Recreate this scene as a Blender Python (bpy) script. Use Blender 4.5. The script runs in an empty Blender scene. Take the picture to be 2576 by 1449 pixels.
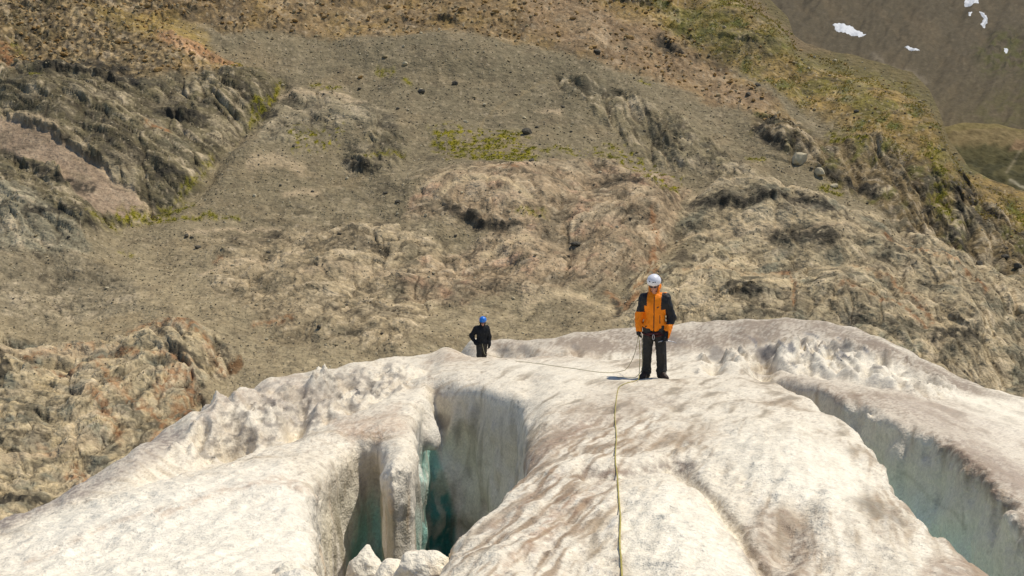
import bpy, math, random, time
import numpy as np
from mathutils import Vector, Matrix

T0 = time.time()
SC = bpy.context.scene
COLL = SC.collection
rng = np.random.default_rng(7)
random.seed(7)

# ------------------------------------------------------------------ camera
PITCH = math.radians(7.0)          # looking slightly down
HFOV = math.radians(54.0)
FD = 1288.0 / math.tan(HFOV / 2)   # focal length in units of a 2576 px wide frame
cam_d = bpy.data.cameras.new('camera')
cam = bpy.data.objects.new('camera', cam_d)
COLL.objects.link(cam)
cam.location = (0, 0, 0)
cam.rotation_euler = (math.radians(90) - PITCH, 0, 0)
cam_d.sensor_width = 36
cam_d.angle = HFOV
cam_d.clip_start = 0.1
cam_d.clip_end = 5000
SC.camera = cam

# ------------------------------------------------------------------ light
SUN_EL = math.radians(64)
SUN_AZ = math.radians(62)          # clockwise from the viewing direction (+Y)
world = bpy.data.worlds.new('World')
SC.world = world
world.use_nodes = True
wn = world.node_tree
wn.nodes.clear()
wo = wn.nodes.new('ShaderNodeOutputWorld')
bg = wn.nodes.new('ShaderNodeBackground')
sky = wn.nodes.new('ShaderNodeTexSky')
sky.sky_type = 'NISHITA'
sky.sun_disc = False
sky.sun_elevation = SUN_EL
sky.sun_rotation = SUN_AZ
sky.altitude = 2600
sky.air_density = 1.0
sky.dust_density = 1.2
bg.inputs['Strength'].default_value = 0.125
wn.links.new(sky.outputs[0], bg.inputs[0])
wn.links.new(bg.outputs[0], wo.inputs[0])
sd = bpy.data.lights.new('sun', 'SUN')
sd.energy = 3.85
sd.angle = math.radians(0.53)
sd.color = (1.0, 0.925, 0.79)
sun = bpy.data.objects.new('sun', sd)
COLL.objects.link(sun)
sdir = Vector((math.cos(SUN_EL) * math.sin(SUN_AZ), math.cos(SUN_EL) * math.cos(SUN_AZ), math.sin(SUN_EL)))
sun.rotation_euler = sdir.to_track_quat('Z', 'Y').to_euler()
sun.location = (20, 10, 60)
SC.view_settings.view_transform = 'Standard'
SC.view_settings.look = 'None'
SC.view_settings.exposure = 0.0
SC.view_settings.gamma = 1.0
SC.view_settings.use_curve_mapping = False
SC.render.engine = 'CYCLES'
SC.cycles.max_bounces = 6
SC.cycles.diffuse_bounces = 4
SC.cycles.filter_width = 1.5

# ------------------------------------------------------------------ numpy helpers
_TAB = 256
_ang = rng.random((8, _TAB, _TAB)).astype(np.float32) * 2 * np.pi
_GX = np.cos(_ang).astype(np.float32)
_GY = np.sin(_ang).astype(np.float32)

def perlin(x, y, seed=0):
    """2-D gradient noise, about -1..1"""
    s = seed % 8
    gx, gy = _GX[s], _GY[s]
    x = np.asarray(x, np.float32) + (seed * 37.7) % 211
    y = np.asarray(y, np.float32) + (seed * 91.3) % 197
    xi = np.floor(x).astype(np.int32); yi = np.floor(y).astype(np.int32)
    fx = x - xi; fy = y - yi
    x0 = xi & 255; x1 = (xi + 1) & 255; y0 = yi & 255; y1 = (yi + 1) & 255
    u = fx * fx * fx * (fx * (fx * 6 - 15) + 10)
    v = fy * fy * fy * (fy * (fy * 6 - 15) + 10)
    n00 = gx[y0, x0] * fx + gy[y0, x0] * fy
    n10 = gx[y0, x1] * (fx - 1) + gy[y0, x1] * fy
    n01 = gx[y1, x0] * fx + gy[y1, x0] * (fy - 1)
    n11 = gx[y1, x1] * (fx - 1) + gy[y1, x1] * (fy - 1)
    a = n00 + u * (n10 - n00)
    b = n01 + u * (n11 - n01)
    return (a + v * (b - a)) * 1.5

def fbm(x, y, octaves=4, seed=0, gain=0.5, lac=2.03):
    t = 0; a = 1.0; s = 0
    for o in range(octaves):
        t = t + a * perlin(x, y, seed + o * 3)
        s += a; a *= gain; x = x * lac; y = y * lac
    return t / s * 1.35

_CX = rng.random((256, 256)).astype(np.float32); _CY = rng.random((256, 256)).astype(np.float32); _CV = rng.random((256, 256)).astype(np.float32)
def cells(x, y, seed=0, jit=.85):
    """cellular noise: distance to the nearest point, gap to the second nearest, a value per cell"""
    x = np.asarray(x, np.float32) + seed * 13.7; y = np.asarray(y, np.float32) + seed * 7.9
    xi = np.floor(x).astype(np.int32); yi = np.floor(y).astype(np.int32)
    f1 = np.full(x.shape, 9, np.float32); f2 = f1.copy(); val = np.zeros(x.shape, np.float32)
    for dy in (-1, 0, 1):
        for dx in (-1, 0, 1):
            a = (yi + dy) & 255; b = (xi + dx) & 255
            px_ = xi + dx + .5 + (_CX[a, b] - .5) * jit; py_ = yi + dy + .5 + (_CY[a, b] - .5) * jit
            d = (x - px_) ** 2 + (y - py_) ** 2
            m = d < f1
            f2 = np.where(m, f1, np.minimum(f2, d)); val = np.where(m, _CV[a, b], val); f1 = np.where(m, d, f1)
    f1 = np.sqrt(f1); f2 = np.sqrt(f2)
    return f1, f2 - f1, val

_perm = rng.permutation(512).astype(np.int32)
_perm = np.concatenate([_perm, _perm])
_g3 = rng.normal(size=(512, 3)).astype(np.float32)
_g3 /= np.linalg.norm(_g3, axis=1)[:, None]

def perlin3(x, y, z, seed=0):
    x = x + seed * 17.3; y = y + seed * 5.1; z = z + seed * 9.7
    xi = np.floor(x).astype(np.int32); yi = np.floor(y).astype(np.int32); zi = np.floor(z).astype(np.int32)
    fx = x - xi; fy = y - yi; fz = z - zi
    u = fx * fx * (3 - 2 * fx); v = fy * fy * (3 - 2 * fy); w = fz * fz * (3 - 2 * fz)
    out = 0
    for dz in (0, 1):
        pz = _perm[(zi + dz) & 511]
        for dy in (0, 1):
            py = _perm[((yi + dy) & 511) + 0] ^ pz
            for dx in (0, 1):
                h = _perm[((xi + dx) & 511)] ^ ((py * 7 + 13) & 511)
                g = _g3[h & 511]
                d = g[:, 0] * (fx - dx) + g[:, 1] * (fy - dy) + g[:, 2] * (fz - dz)
                out = out + d * (u if dx else 1 - u) * (v if dy else 1 - v) * (w if dz else 1 - w)
    return out * 1.6

def sstep(a, b, x):
    t = np.clip((x - a) / (b - a), 0, 1)
    return t * t * (3 - 2 * t)

def seg_dist(x, y, poly, closed):
    """distance to a polyline and, for closed ones, the inside flag"""
    n = len(poly)
    d2 = np.full(np.shape(x), 1e12, np.float32)
    inside = np.zeros(np.shape(x), bool)
    m = n if closed else n - 1
    for i in range(m):
        ax, ay = poly[i]; bx, by = poly[(i + 1) % n]
        dx, dy = bx - ax, by - ay
        L = dx * dx + dy * dy + 1e-12
        t = np.clip(((x - ax) * dx + (y - ay) * dy) / L, 0, 1)
        d2 = np.minimum(d2, (x - ax - t * dx) ** 2 + (y - ay - t * dy) ** 2)
        if closed and ay != by:
            c = (ay > y) != (by > y)
            inside ^= c & (x < (bx - ax) * (y - ay) / (by - ay) + ax)
    return np.sqrt(d2), inside

def sdf_poly(x, y, poly):
    d, ins = seg_dist(x, y, poly, True)
    return np.where(ins, -d, d)

def ray_uw(px, py):
    """photo position (2576 x 1449 frame) -> (X/Y, Z/Y) of its line of sight"""
    a = (np.asarray(px, np.float64) - 1288) / FD
    b = (724.5 - np.asarray(py, np.float64)) / FD
    yy = math.cos(PITCH) + b * math.sin(PITCH)
    return a / yy, (-math.sin(PITCH) + b * math.cos(PITCH)) / yy

def at(px, py, Y):
    u, w = ray_uw(px, py)
    return float(u * Y), float(Y), float(w * Y)

def to_px(X, Y, Z):
    d = Y * math.cos(PITCH) - Z * math.sin(PITCH)
    up = Y * math.sin(PITCH) + Z * math.cos(PITCH)
    return 1288 + FD * X / d, 724.5 - FD * up / d

def lin(c):
    c = np.asarray(c, np.float64) / 255.0
    return np.where(c <= 0.04045, c / 12.92, ((c + 0.055) / 1.055) ** 2.4)

def link(o, parent=None):
    COLL.objects.link(o)
    if parent is not None:
        o.parent = parent
    return o

def tag(o, label=None, cat=None, group=None, kind=None):
    if label: o['label'] = label
    if cat: o['category'] = cat
    if group: o['group'] = group
    if kind: o['kind'] = kind
    return o

def np_mesh(name, verts, faces, mats=(), smooth=True, midx=None, cols=None):
    """mesh from numpy arrays; faces (n,3) or (n,4)"""
    me = bpy.data.meshes.new(name)
    verts = np.ascontiguousarray(verts, np.float32)
    faces = np.ascontiguousarray(faces, np.int32)
    nf, k = faces.shape
    me.vertices.add(len(verts)); me.vertices.foreach_set('co', verts.ravel())
    me.loops.add(nf * k); me.loops.foreach_set('vertex_index', faces.ravel())
    me.polygons.add(nf)
    me.polygons.foreach_set('loop_start', np.arange(0, nf * k, k, dtype=np.int32))
    me.polygons.foreach_set('loop_total', np.full(nf, k, np.int32))
    me.polygons.foreach_set('use_smooth', np.full(nf, smooth, bool))
    for m in mats: me.materials.append(m)
    if midx is not None:
        me.polygons.foreach_set('material_index', np.ascontiguousarray(midx, np.int32))
    me.update(calc_edges=True)
    if cols is not None:
        at_ = me.color_attributes.new('tint', 'FLOAT_COLOR', 'POINT')
        c4 = np.ones((len(verts), 4), np.float32); c4[:, :3] = cols
        at_.data.foreach_set('color', c4.ravel())
    return me

def obj(name, me, parent=None):
    return link(bpy.data.objects.new(name, me), parent)

def empty(name, loc=(0, 0, 0), rz=0.0):
    o = bpy.data.objects.new(name, None)
    o.empty_display_size = 0.3
    o.location = loc; o.rotation_euler = (0, 0, rz)
    return link(o)

def surface_nets(F):
    """naive surface nets on a scalar grid (negative inside): vertices in index space, quads"""
    S = F < 0
    nx, ny, nz = F.shape
    cnt = np.zeros((nx - 1, ny - 1, nz - 1), np.uint8)
    for i in (0, 1):
        for j in (0, 1):
            for k in (0, 1):
                cnt += S[i:nx - 1 + i, j:ny - 1 + j, k:nz - 1 + k]
    act = (cnt > 0) & (cnt < 8)
    I, J, K = np.nonzero(act)
    idx = np.full(act.shape, -1, np.int32)
    idx[I, J, K] = np.arange(len(I), dtype=np.int32)
    pos = np.zeros((len(I), 3), np.float32); n = np.zeros(len(I), np.float32)
    cor = [(i, j, k) for i in (0, 1) for j in (0, 1) for k in (0, 1)]
    val = {c: F[I + c[0], J + c[1], K + c[2]] for c in cor}
    for a in range(8):
        for b in range(a + 1, 8):
            ca, cb = cor[a], cor[b]
            if sum(abs(ca[q] - cb[q]) for q in range(3)) != 1: continue
            va, vb = val[ca], val[cb]
            m = (va < 0) != (vb < 0)
            t = np.where(m, va / np.where(m, va - vb, 1), 0)
            for q in range(3):
                pos[:, q] += np.where(m, ca[q] + t * (cb[q] - ca[q]), 0)
            n += m
    pos /= n[:, None]
    pos += np.stack([I, J, K], 1)
    quads = []
    for ax in range(3):
        s0 = [slice(None)] * 3; s1 = [slice(None)] * 3
        s0[ax] = slice(0, -1); s1[ax] = slice(1, None)
        A, B = S[tuple(s0)], S[tuple(s1)]
        b, c = [q for q in range(3) if q != ax]
        E = A != B
        sl = [slice(None)] * 3; sl[b] = slice(1, -1); sl[c] = slice(1, -1)
        e = np.argwhere(E[tuple(sl)])
        off = np.zeros(3, int); off[b] = 1; off[c] = 1
        e = e + off
        def cell(db, dc):
            p = e.copy(); p[:, b] += db; p[:, c] += dc
            return idx[p[:, 0], p[:, 1], p[:, 2]]
        q = np.stack([cell(-1, -1), cell(0, -1), cell(0, 0), cell(-1, 0)], 1)
        flip = A[e[:, 0], e[:, 1], e[:, 2]]
        if ax == 1: flip = ~flip
        q[~flip] = q[~flip][:, ::-1]
        quads.append(q)
    quads = np.concatenate(quads)
    quads = quads[(quads >= 0).all(1)]
    return pos, quads

# ------------------------------------------------------------------ material helpers
def mat(name, base=(0.5, 0.5, 0.5), rough=0.7, metal=0.0, spec=0.4, var=0.0, vscale=8.0, bump=0.0, bscale=30.0, coat=0.0):
    m = bpy.data.materials.new(name); m.use_nodes = True
    nt = m.node_tree; p = nt.nodes['Principled BSDF']
    p.inputs['Base Color'].default_value = (*base, 1)
    p.inputs['Roughness'].default_value = rough
    p.inputs['Metallic'].default_value = metal
    p.inputs['Specular IOR Level'].default_value = spec
    p.inputs['Coat Weight'].default_value = coat
    tc = nt.nodes.new('ShaderNodeTexCoord')
    if var > 0:
        nz = nt.nodes.new('ShaderNodeTexNoise'); nz.inputs['Scale'].default_value = vscale
        nz.inputs['Detail'].default_value = 5
        nt.links.new(tc.outputs['Object'], nz.inputs['Vector'])
        mr = nt.nodes.new('ShaderNodeMapRange')
        mr.inputs[1].default_value = 0.3; mr.inputs[2].default_value = 0.7
        mr.inputs[3].default_value = 1 - var; mr.inputs[4].default_value = 1 + var
        nt.links.new(nz.outputs['Fac'], mr.inputs[0])
        mx = nt.nodes.new('ShaderNodeVectorMath'); mx.operation = 'SCALE'
        mx.inputs[0].default_value = base
        nt.links.new(mr.outputs[0], mx.inputs['Scale'])
        nt.links.new(mx.outputs[0], p.inputs['Base Color'])
    if bump > 0:
        nb = nt.nodes.new('ShaderNodeTexNoise'); nb.inputs['Scale'].default_value = bscale
        nb.inputs['Detail'].default_value = 4
        nt.links.new(tc.outputs['Object'], nb.inputs['Vector'])
        bp = nt.nodes.new('ShaderNodeBump'); bp.inputs['Distance'].default_value = bump
        nt.links.new(nb.outputs['Fac'], bp.inputs['Height'])
        nt.links.new(bp.outputs[0], p.inputs['Normal'])
    return m

def tint_mat(name, rough, grains, bumps, spec=0.3, sss=0.0):
    """base colour from the mesh's own 'tint' attribute, varied by noise: grains = (scale, amount), bumps = (scale, metres)"""
    m = bpy.data.materials.new(name); m.use_nodes = True
    nt = m.node_tree; L = nt.links; p = nt.nodes['Principled BSDF']
    p.inputs['Roughness'].default_value = rough
    p.inputs['Specular IOR Level'].default_value = spec
    a = nt.nodes.new('ShaderNodeAttribute'); a.attribute_name = 'tint'
    tc = nt.nodes.new('ShaderNodeTexCoord')
    cur = a.outputs['Color']
    for sc_, am in grains:
        nz = nt.nodes.new('ShaderNodeTexNoise'); nz.inputs['Scale'].default_value = sc_
        nz.inputs['Detail'].default_value = 3; nz.inputs['Roughness'].default_value = 0.6
        L.new(tc.outputs['Object'], nz.inputs['Vector'])
        mr = nt.nodes.new('ShaderNodeMapRange')
        mr.inputs[1].default_value = 0.3; mr.inputs[2].default_value = 0.7
        mr.inputs[3].default_value = 1 - am; mr.inputs[4].default_value = 1 + am
        L.new(nz.outputs['Fac'], mr.inputs[0])
        mx = nt.nodes.new('ShaderNodeVectorMath'); mx.operation = 'SCALE'
        L.new(cur, mx.inputs[0]); L.new(mr.outputs[0], mx.inputs['Scale'])
        cur = mx.outputs[0]
    L.new(cur, p.inputs['Base Color'])
    prev = None
    for sc_, d in bumps:
        nb = nt.nodes.new('ShaderNodeTexNoise'); nb.inputs['Scale'].default_value = sc_
        nb.inputs['Detail'].default_value = 3
        L.new(tc.outputs['Object'], nb.inputs['Vector'])
        bp = nt.nodes.new('ShaderNodeBump'); bp.inputs['Distance'].default_value = d
        L.new(nb.outputs['Fac'], bp.inputs['Height'])
        if prev is not None: L.new(prev, bp.inputs['Normal'])
        prev = bp.outputs[0]
    if prev is not None: L.new(prev, p.inputs['Normal'])
    if sss > 0:
        p.inputs['Subsurface Weight'].default_value = sss
        p.inputs['Subsurface Radius'].default_value = (0.6, 1.0, 1.1)
        p.inputs['Subsurface Scale'].default_value = 0.08
    return m
# ================================================================== THE MOUNTAINSIDE
# Laid out as sloping ground some 100 to 330 m away; its relief and rock types are drawn over it as a plan
# and then raised along the slope's own normal, so cliffs, ledges and domes are real shapes.
K_ROCK = 1.0
def slope_depth(px, py):
    """distance (m) at which the undisturbed slope is met"""
    t = (1250 - py) / 1250.0
    Y = 98 * np.exp(1.22 * np.clip(t, -0.6, 1.6))
    Y = Y * (1 + 0.10 * np.clip((px - 1288) / 1288, -1.3, 1.3) * np.clip(t, 0, 1.2))   # recedes to the right
    return Y

# --- top outline of the spur against the valley behind it
SPUR = [(-400, -260), (1700, -260), (1790, -150), (1880, -60), (1937, 0), (1982, 44), (1996, 86), (2026, 111), (2098, 128),
        (2193, 150), (2293, 183), (2337, 226), (2366, 290), (2385, 345), (2412, 385), (2440, 425), (2500, 452),
        (2576, 480), (2700, 540), (3000, 640)]
ncol, nrow = 1180, 600
pxc = np.concatenate([np.linspace(-380, -20, 50, endpoint=False), np.linspace(-20, 2596, ncol - 100), np.linspace(2600, 2960, 50)])
rs_ = np.random.default_rng(3)
top = np.interp(pxc, [p[0] for p in SPUR], [p[1] for p in SPUR])
top = top + np.where(pxc > 1800, 4 * perlin(pxc / 40, 0 * pxc, 2) + 1.5 * perlin(pxc / 13, 0 * pxc, 4), 0)
bot = 1460.0
s = np.linspace(0, 1, nrow)
PXg = np.repeat(pxc[:, None], nrow, 1).astype(np.float32)
# rows denser where the glacier does not hide them
PYg = (bot + (top[:, None] - bot) * (s[None, :] ** 0.92)).astype(np.float32)

# warped photo plan coordinates for ragged outlines
wx = PXg + 13 * fbm(PXg / 70, PYg / 50, 3, 1) + 6 * perlin(PXg / 17, PYg / 14, 2)
wy = PYg + 10 * fbm(PXg / 80, PYg / 50, 3, 3) + 5 * perlin(PXg / 16, PYg / 12, 5)

def fmask(poly, blur=8.0, x=None, y=None):
    x = wx if x is None else x; y = wy if y is None else y
    xs = [p[0] for p in poly]; ys = [p[1] for p in poly]; mgn = blur * 2 + 4
    out = np.zeros(x.shape, np.float32)
    m = (x > min(xs) - mgn) & (x < max(xs) + mgn) & (y > min(ys) - mgn) & (y < max(ys) + mgn)
    if m.any():
        d = sdf_poly(x[m], y[m], poly)
        out[m] = sstep(blur, -blur, d)
    return out

def fstroke(pts, w, x=None, y=None):
    """soft mask along a polyline, w = half width"""
    x = wx if x is None else x; y = wy if y is None else y
    xs = [p[0] for p in pts]; ys = [p[1] for p in pts]; mgn = 2.2 * w + 4
    out = np.zeros(x.shape, np.float32)
    m = (x > min(xs) - mgn) & (x < max(xs) + mgn) & (y > min(ys) - mgn) & (y < max(ys) + mgn)
    if m.any():
        d, _ = seg_dist(x[m], y[m], pts, False)
        out[m] = np.exp(-(d / w) ** 2)
    return out

def fledge(pts, hgt, reach):
    """a step that drops on the lower side of the polyline and fades out uphill"""
    xs = [p[0] for p in pts]; ys = [p[1] for p in pts]
    out = np.zeros(wx.shape, np.float32)
    x0, x1 = min(xs), max(xs)
    m = (wx > x0 - 10) & (wx < x1 + 10) & (wy > min(ys) - reach * 3) & (wy < max(ys) + 6)
    if m.any():
        X0 = PXg[m] + 9 * perlin(PXg[m] / 60, PYg[m] / 40, 311); jit = perlin(PXg[m] / 30, PYg[m] / 60, 313)
        yl = np.interp(X0, xs, ys) + 4.5 * fbm(PXg[m] / 34, PYg[m] / 90, 3, 312)
        up = yl - PYg[m]
        h = np.exp(-(np.abs(up) / reach) ** 1.5) * sstep(-2 - .10 * hgt, 2, up)
        ends = sstep(x0 - 5, x0 + 0.22 * (x1 - x0) + 5, X0) * sstep(x1 + 5, x1 - 0.22 * (x1 - x0) - 5, X0)
        brk = 0.45 + 0.55 * sstep(-.35, .25, perlin(PXg[m] / 24, PYg[m] / 24, 314)) + .25 * jit
        out[m] = hgt * h * ends * brk
    return out

# --- zones -------------------------------------------------------------------------------------------
Z = {}
Z['ochre'] = fmask([(-420, -320), (1560, -320), (1700, 40), (1760, 110), (1850, 190), (1960, 270), (2060, 360), (1990, 345), (1880, 285),
                    (1750, 228), (1620, 190), (1480, 148), (1330, 112), (1180, 95), (1000, 97), (850, 86), (700, 70), (560, 72),
                    (450, 50), (430, 90), (600, 165), (640, 200), (560, 200), (480, 190), (400, 200), (340, 180), (270, 150), (120, 165), (-420, 190)], 10)
Z['spur'] = fmask([(1380, -320), (3100, -320), (3100, 720), (2600, 610), (2480, 560), (2400, 500), (2340, 440), (2230, 400), (2120, 330),
                   (2060, 290), (1960, 240), (1880, 190), (1800, 150), (1700, 90), (1560, 30), (1400, -20)], 14)
Z['darkspur'] = fmask([(2060, 330), (2180, 360), (2300, 410), (2420, 480), (2560, 560), (3000, 700), (3000, 960), (2620, 820), (2480, 720),
                       (2380, 640), (2260, 560), (2170, 490), (2060, 440), (1960, 390), (1880, 340), (1900, 300), (1990, 300)], 12)
Z['streak'] = fmask([(1400, 185), (1500, 200), (1620, 255), (1720, 310), (1830, 390), (1900, 450), (1800, 440), (1740, 420), (1640, 390),
                     (1540, 320), (1470, 260), (1410, 220)], 10)
Z['domes_r'] = fmask([(1700, 560), (1730, 500), (1830, 468), (1960, 480), (2100, 520), (2260, 560), (2420, 640), (2600, 740), (2980, 900),
                      (2980, 1200), (2300, 1000), (2100, 840), (1800, 840), (1560, 840), (1590, 700), (1650, 650), (1720, 690), (1760, 640)], 12)
Z['domes_c'] = fmask([(1010, 560), (1080, 480), (1200, 440), (1330, 425), (1500, 400), (1640, 410), (1740, 470), (1700, 560), (1660, 640),
                      (1590, 700), (1480, 730), (1300, 740), (1150, 760), (1020, 760), (980, 700), (1120, 640), (1250, 600), (1120, 560)], 14)
Z['low_c'] = fmask([(560, 600), (760, 560), (980, 570), (1140, 640), (1000, 720), (1100, 790), (1000, 900), (700, 850), (540, 740)], 18)
Z['cliff_l'] = fmask([(-420, 175), (120, 160), (280, 200), (420, 210), (560, 190), (660, 175), (705, 205), (650, 290), (600, 340), (545, 400),
                      (500, 470), (420, 510), (300, 545), (240, 590), (160, 600), (-420, 600)], 9)
Z['slab_pink'] = fmask([(-420, 250), (-20, 300), (60, 312), (130, 350), (200, 392), (250, 430), (300, 465), (370, 505), (330, 530), (250, 540),
                        (180, 480), (140, 430), (60, 395), (-20, 372), (-420, 350)], 5)
Z['slab_l'] = fmask([(-420, 440), (0, 478), (50, 480), (120, 540), (190, 590), (235, 632), (180, 645), (60, 640), (-420, 700)], 8)
Z['slab_m'] = fmask([(690, 240), (760, 218), (850, 225), (920, 260), (1000, 310), (1000, 350), (900, 330), (800, 345), (720, 370), (640, 360)], 12)
Z['rust'] = fmask([(-420, 880), (20, 850), (180, 862), (330, 862), (420, 828), (500, 835), (560, 870), (600, 930), (540, 950), (500, 990),
                   (520, 1030), (420, 1100), (250, 1230), (100, 1320), (-420, 1400)], 9)
Z['low_l'] = fmask([(-420, 640), (200, 640), (330, 700), (360, 780), (200, 800), (-420, 830)], 14)
Z['knob'] = fmask([(870, 375), (930, 340), (1000, 355), (1030, 400), (1000, 430), (900, 430), (860, 405)], 9)
def zz(k): return Z[k]
cover = sstep(0.25, 0.6, fbm(PXg / 190, PYg / 90, 4, 11) + 0.25)    # where scree thins out over the bedrock

mid_ = fmask([(560, 540), (1050, 420), (1700, 400), (1720, 820), (1100, 880), (640, 860)], 60)
rocky = np.clip(0.9 * zz('streak') + zz('darkspur') * 0.95 + zz('domes_r') * 0.95 + zz('domes_c') * 0.9 + zz('low_c') * 0.85 + .35 * mid_ + zz('cliff_l')
                + 0.25 * zz('slab_pink') + 0.7 * zz('slab_l') + zz('slab_m') * 0.7 + zz('rust') + zz('low_l') * 0.6 + zz('knob') * 0.7 + 0.35 * zz('spur')
                + 0.45 * zz('ochre') + 0.18 * cover, 0, 1)
rocky = rocky * (1 - 0.75 * zz('slab_pink'))

# --- strata direction (degrees, positive = falling to the right) from scattered readings ---------------
DIRS = [(100, 300, 32), (350, 380, 30), (150, 500, 36), (60, 600, 18), (300, 80, 26), (700, 60, 28), (620, 200, 25), (820, 280, 16), (900, 420, 25),
        (1300, 60, 10), (1150, 480, -12), (1300, 560, 14), (1450, 480, 10), (1500, 620, -38), (1640, 700, -48), (1550, 300, 44), (1700, 380, 42), (1780, 300, 40),
        (1700, 100, 34), (1900, 170, 28), (2150, 250, 28), (2350, 350, 38), (2200, 430, 44), (2350, 560, 52), (2500, 640, 50), (1950, 380, 22),
        (1850, 520, 12), (2000, 570, 14), (2200, 640, 16), (2400, 700, 34), (2500, 850, 45), (2000, 720, 6), (1900, 800, 4), (2250, 800, 32), (1700, 780, -8),
        (700, 620, -12), (900, 700, -8), (950, 760, 4), (700, 800, -14), (900, 900, -22), (200, 740, 6), (60, 780, 4), (100, 900, -8), (300, 900, -14),
        (480, 870, 34), (550, 920, 52), (430, 980, -30), (300, 1050, -32), (100, 1000, 14), (60, 1150, -4), (200, 1150, -22), (400, 1050, -34), (1200, 700, -6), (1250, 850, -14)]
cx = np.linspace(-380, 2960, 120); cy = np.linspace(-260, 1460, 70)
CX, CY = np.meshgrid(cx, cy, indexing='ij')
sc2 = np.zeros_like(CX); ss2 = np.zeros_like(CX)
for (a, b, d) in DIRS:
    wgt = 1.0 / (((CX - a) / 1.0) ** 2 + ((CY - b) * 1.4) ** 2 + 900) ** 1.6
    sc2 += wgt * math.cos(2 * math.radians(d)); ss2 += wgt * math.sin(2 * math.radians(d))
def bilin(G, x, y):
    fx = np.clip((x - cx[0]) / (cx[1] - cx[0]), 0, len(cx) - 1.001); fy = np.clip((y - cy[0]) / (cy[1] - cy[0]), 0, len(cy) - 1.001)
    i = fx.astype(int); j = fy.astype(int); fx = fx - i; fy = fy - j
    return (G[i, j] * (1 - fx) * (1 - fy) + G[i + 1, j] * fx * (1 - fy) + G[i, j + 1] * (1 - fx) * fy + G[i + 1, j + 1] * fx * fy)
TH = (0.5 * np.arctan2(bilin(ss2, PXg, PYg), bilin(sc2, PXg, PYg))).astype(np.float32)

def strata(seed):
    """rock beds following TH: returns (relief, colour streaks, fine cracks)"""
    tone = np.zeros(PXg.shape, np.float32); rel = np.zeros(PXg.shape, np.float32); stk = np.zeros(PXg.shape, np.float32); crk = np.zeros(PXg.shape, np.float32); wsum = np.zeros(PXg.shape, np.float32)
    for k in range(7):
        th = math.radians(-75 + k * 150 / 6)
        w = np.clip(np.cos(2 * (TH - th)), 0, 1) ** 9
        m = w > 0.02
        if not m.any(): continue
        x = PXg[m] * math.cos(th) + PYg[m] * math.sin(th)      # along the beds
        y = -PXg[m] * math.sin(th) + PYg[m] * math.cos(th)     # across them (down positive)
        x = x + 22 * perlin(x / 90, y / 60, seed + k); y = y + 16 * fbm(x / 120, y / 60, 2, seed + 5 + k)
        # overlapping beds: saw-tooth steps, steep on the lower side
        def saw(L, Lx, sd, pw):
            q = y / L + 1.1 * perlin(x / Lx, y / (L * 2.2), sd)
            f = q - np.floor(q)
            fade = 0.35 + 0.65 * sstep(-0.3, 0.5, perlin(x / (Lx * 0.8), np.floor(q) * 3.7, sd + 2))
            return (f ** pw) * sstep(1.0, 0.9, f) * fade
        r = 9 * saw(92, 240, seed + 35 + k, 1.6) + 6 * saw(38, 130, seed + 31 + k, 1.4) + 2.2 * saw(19, 80, seed + 47 + k, 1.2)
        # rounded slabs and blocks parted by joints
        xw = x + 9 * fbm(x / 40, y / 24, 2, seed + 66 + k); yw = y + 7 * fbm(x / 44, y / 26, 2, seed + 67 + k)
        g1, e1, v1 = cells(xw / 150, yw / 56, k + 1); g2, e2, v2 = cells(xw / 58, yw / 21, k + 11); g3, e3, v3 = cells(xw / 23, yw / 9, k + 21)
        r = r - 26 + 22 * (1 - g1 * g1 * 1.3) + 12 * (1 - g2 * g2 * 1.4) * (.5 + v1) + 4.0 * (1 - g3 * g3 * 1.4) * (.3 + v2)
        r = r + 3 * fbm(x / 70, y / 30, 3, seed + 71 + k, 0.5) - 2.2 * np.abs(perlin(x / 50, y / 16, seed + 83 + k))
        tn = .55 * (v1 - .5) + .75 * (v2 - .5) + .55 * (v3 - .5) * sstep(-.3, .3, perlin(x / 70, y / 40, seed + 68 + k))
        jb = sstep(-.35, .25, perlin(x / 55, y / 30, seed + 69 + k))
        cl = np.maximum(sstep(.075, .0, e1) * .8, np.maximum(sstep(.11, .0, e2) * jb, .55 * sstep(.16, .0, e3) * sstep(0, .4, perlin(x / 44, y / 26, seed + 70 + k))))
        c = .62 * fbm(x / 64, y / 13, 3, seed + 91 + k, 0.62) + .30 * perlin(x / 22, y / 5, seed + 93 + k) + .2 * perlin(x / 11, y / 3.4, seed + 95 + k)
        big = sstep(-0.15, 0.35, perlin(x / 80, y / 40, seed + 19 + k))
        j = sstep(0.13, 0.0, np.abs(perlin(x / 30, y / 44, seed + 17 + k))) * big * .7
        j = np.maximum(j, sstep(0.11, 0.0, np.abs(perlin(x / 64, y / 13, seed + 23 + k) + .05)) * sstep(-.2, .3, perlin(x / 60, y / 50, seed + 25 + k)))
        j = np.maximum(j, .8 * sstep(0.14, 0.0, np.abs(perlin(x / 26, y / 7, seed + 27 + k))) * sstep(-.1, .3, perlin(x / 40, y / 30, seed + 29 + k)))
        j = np.maximum(cl, j * .7)
        tone[m] += w[m] * tn; rel[m] += w[m] * r; stk[m] += w[m] * c; crk[m] += w[m] * j; wsum[m] += w[m]
    wsum = np.maximum(wsum, 1e-3)
    return rel / wsum, stk / wsum, crk / wsum, tone / wsum
REL, STK, CRK, TONE = strata(100)

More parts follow.
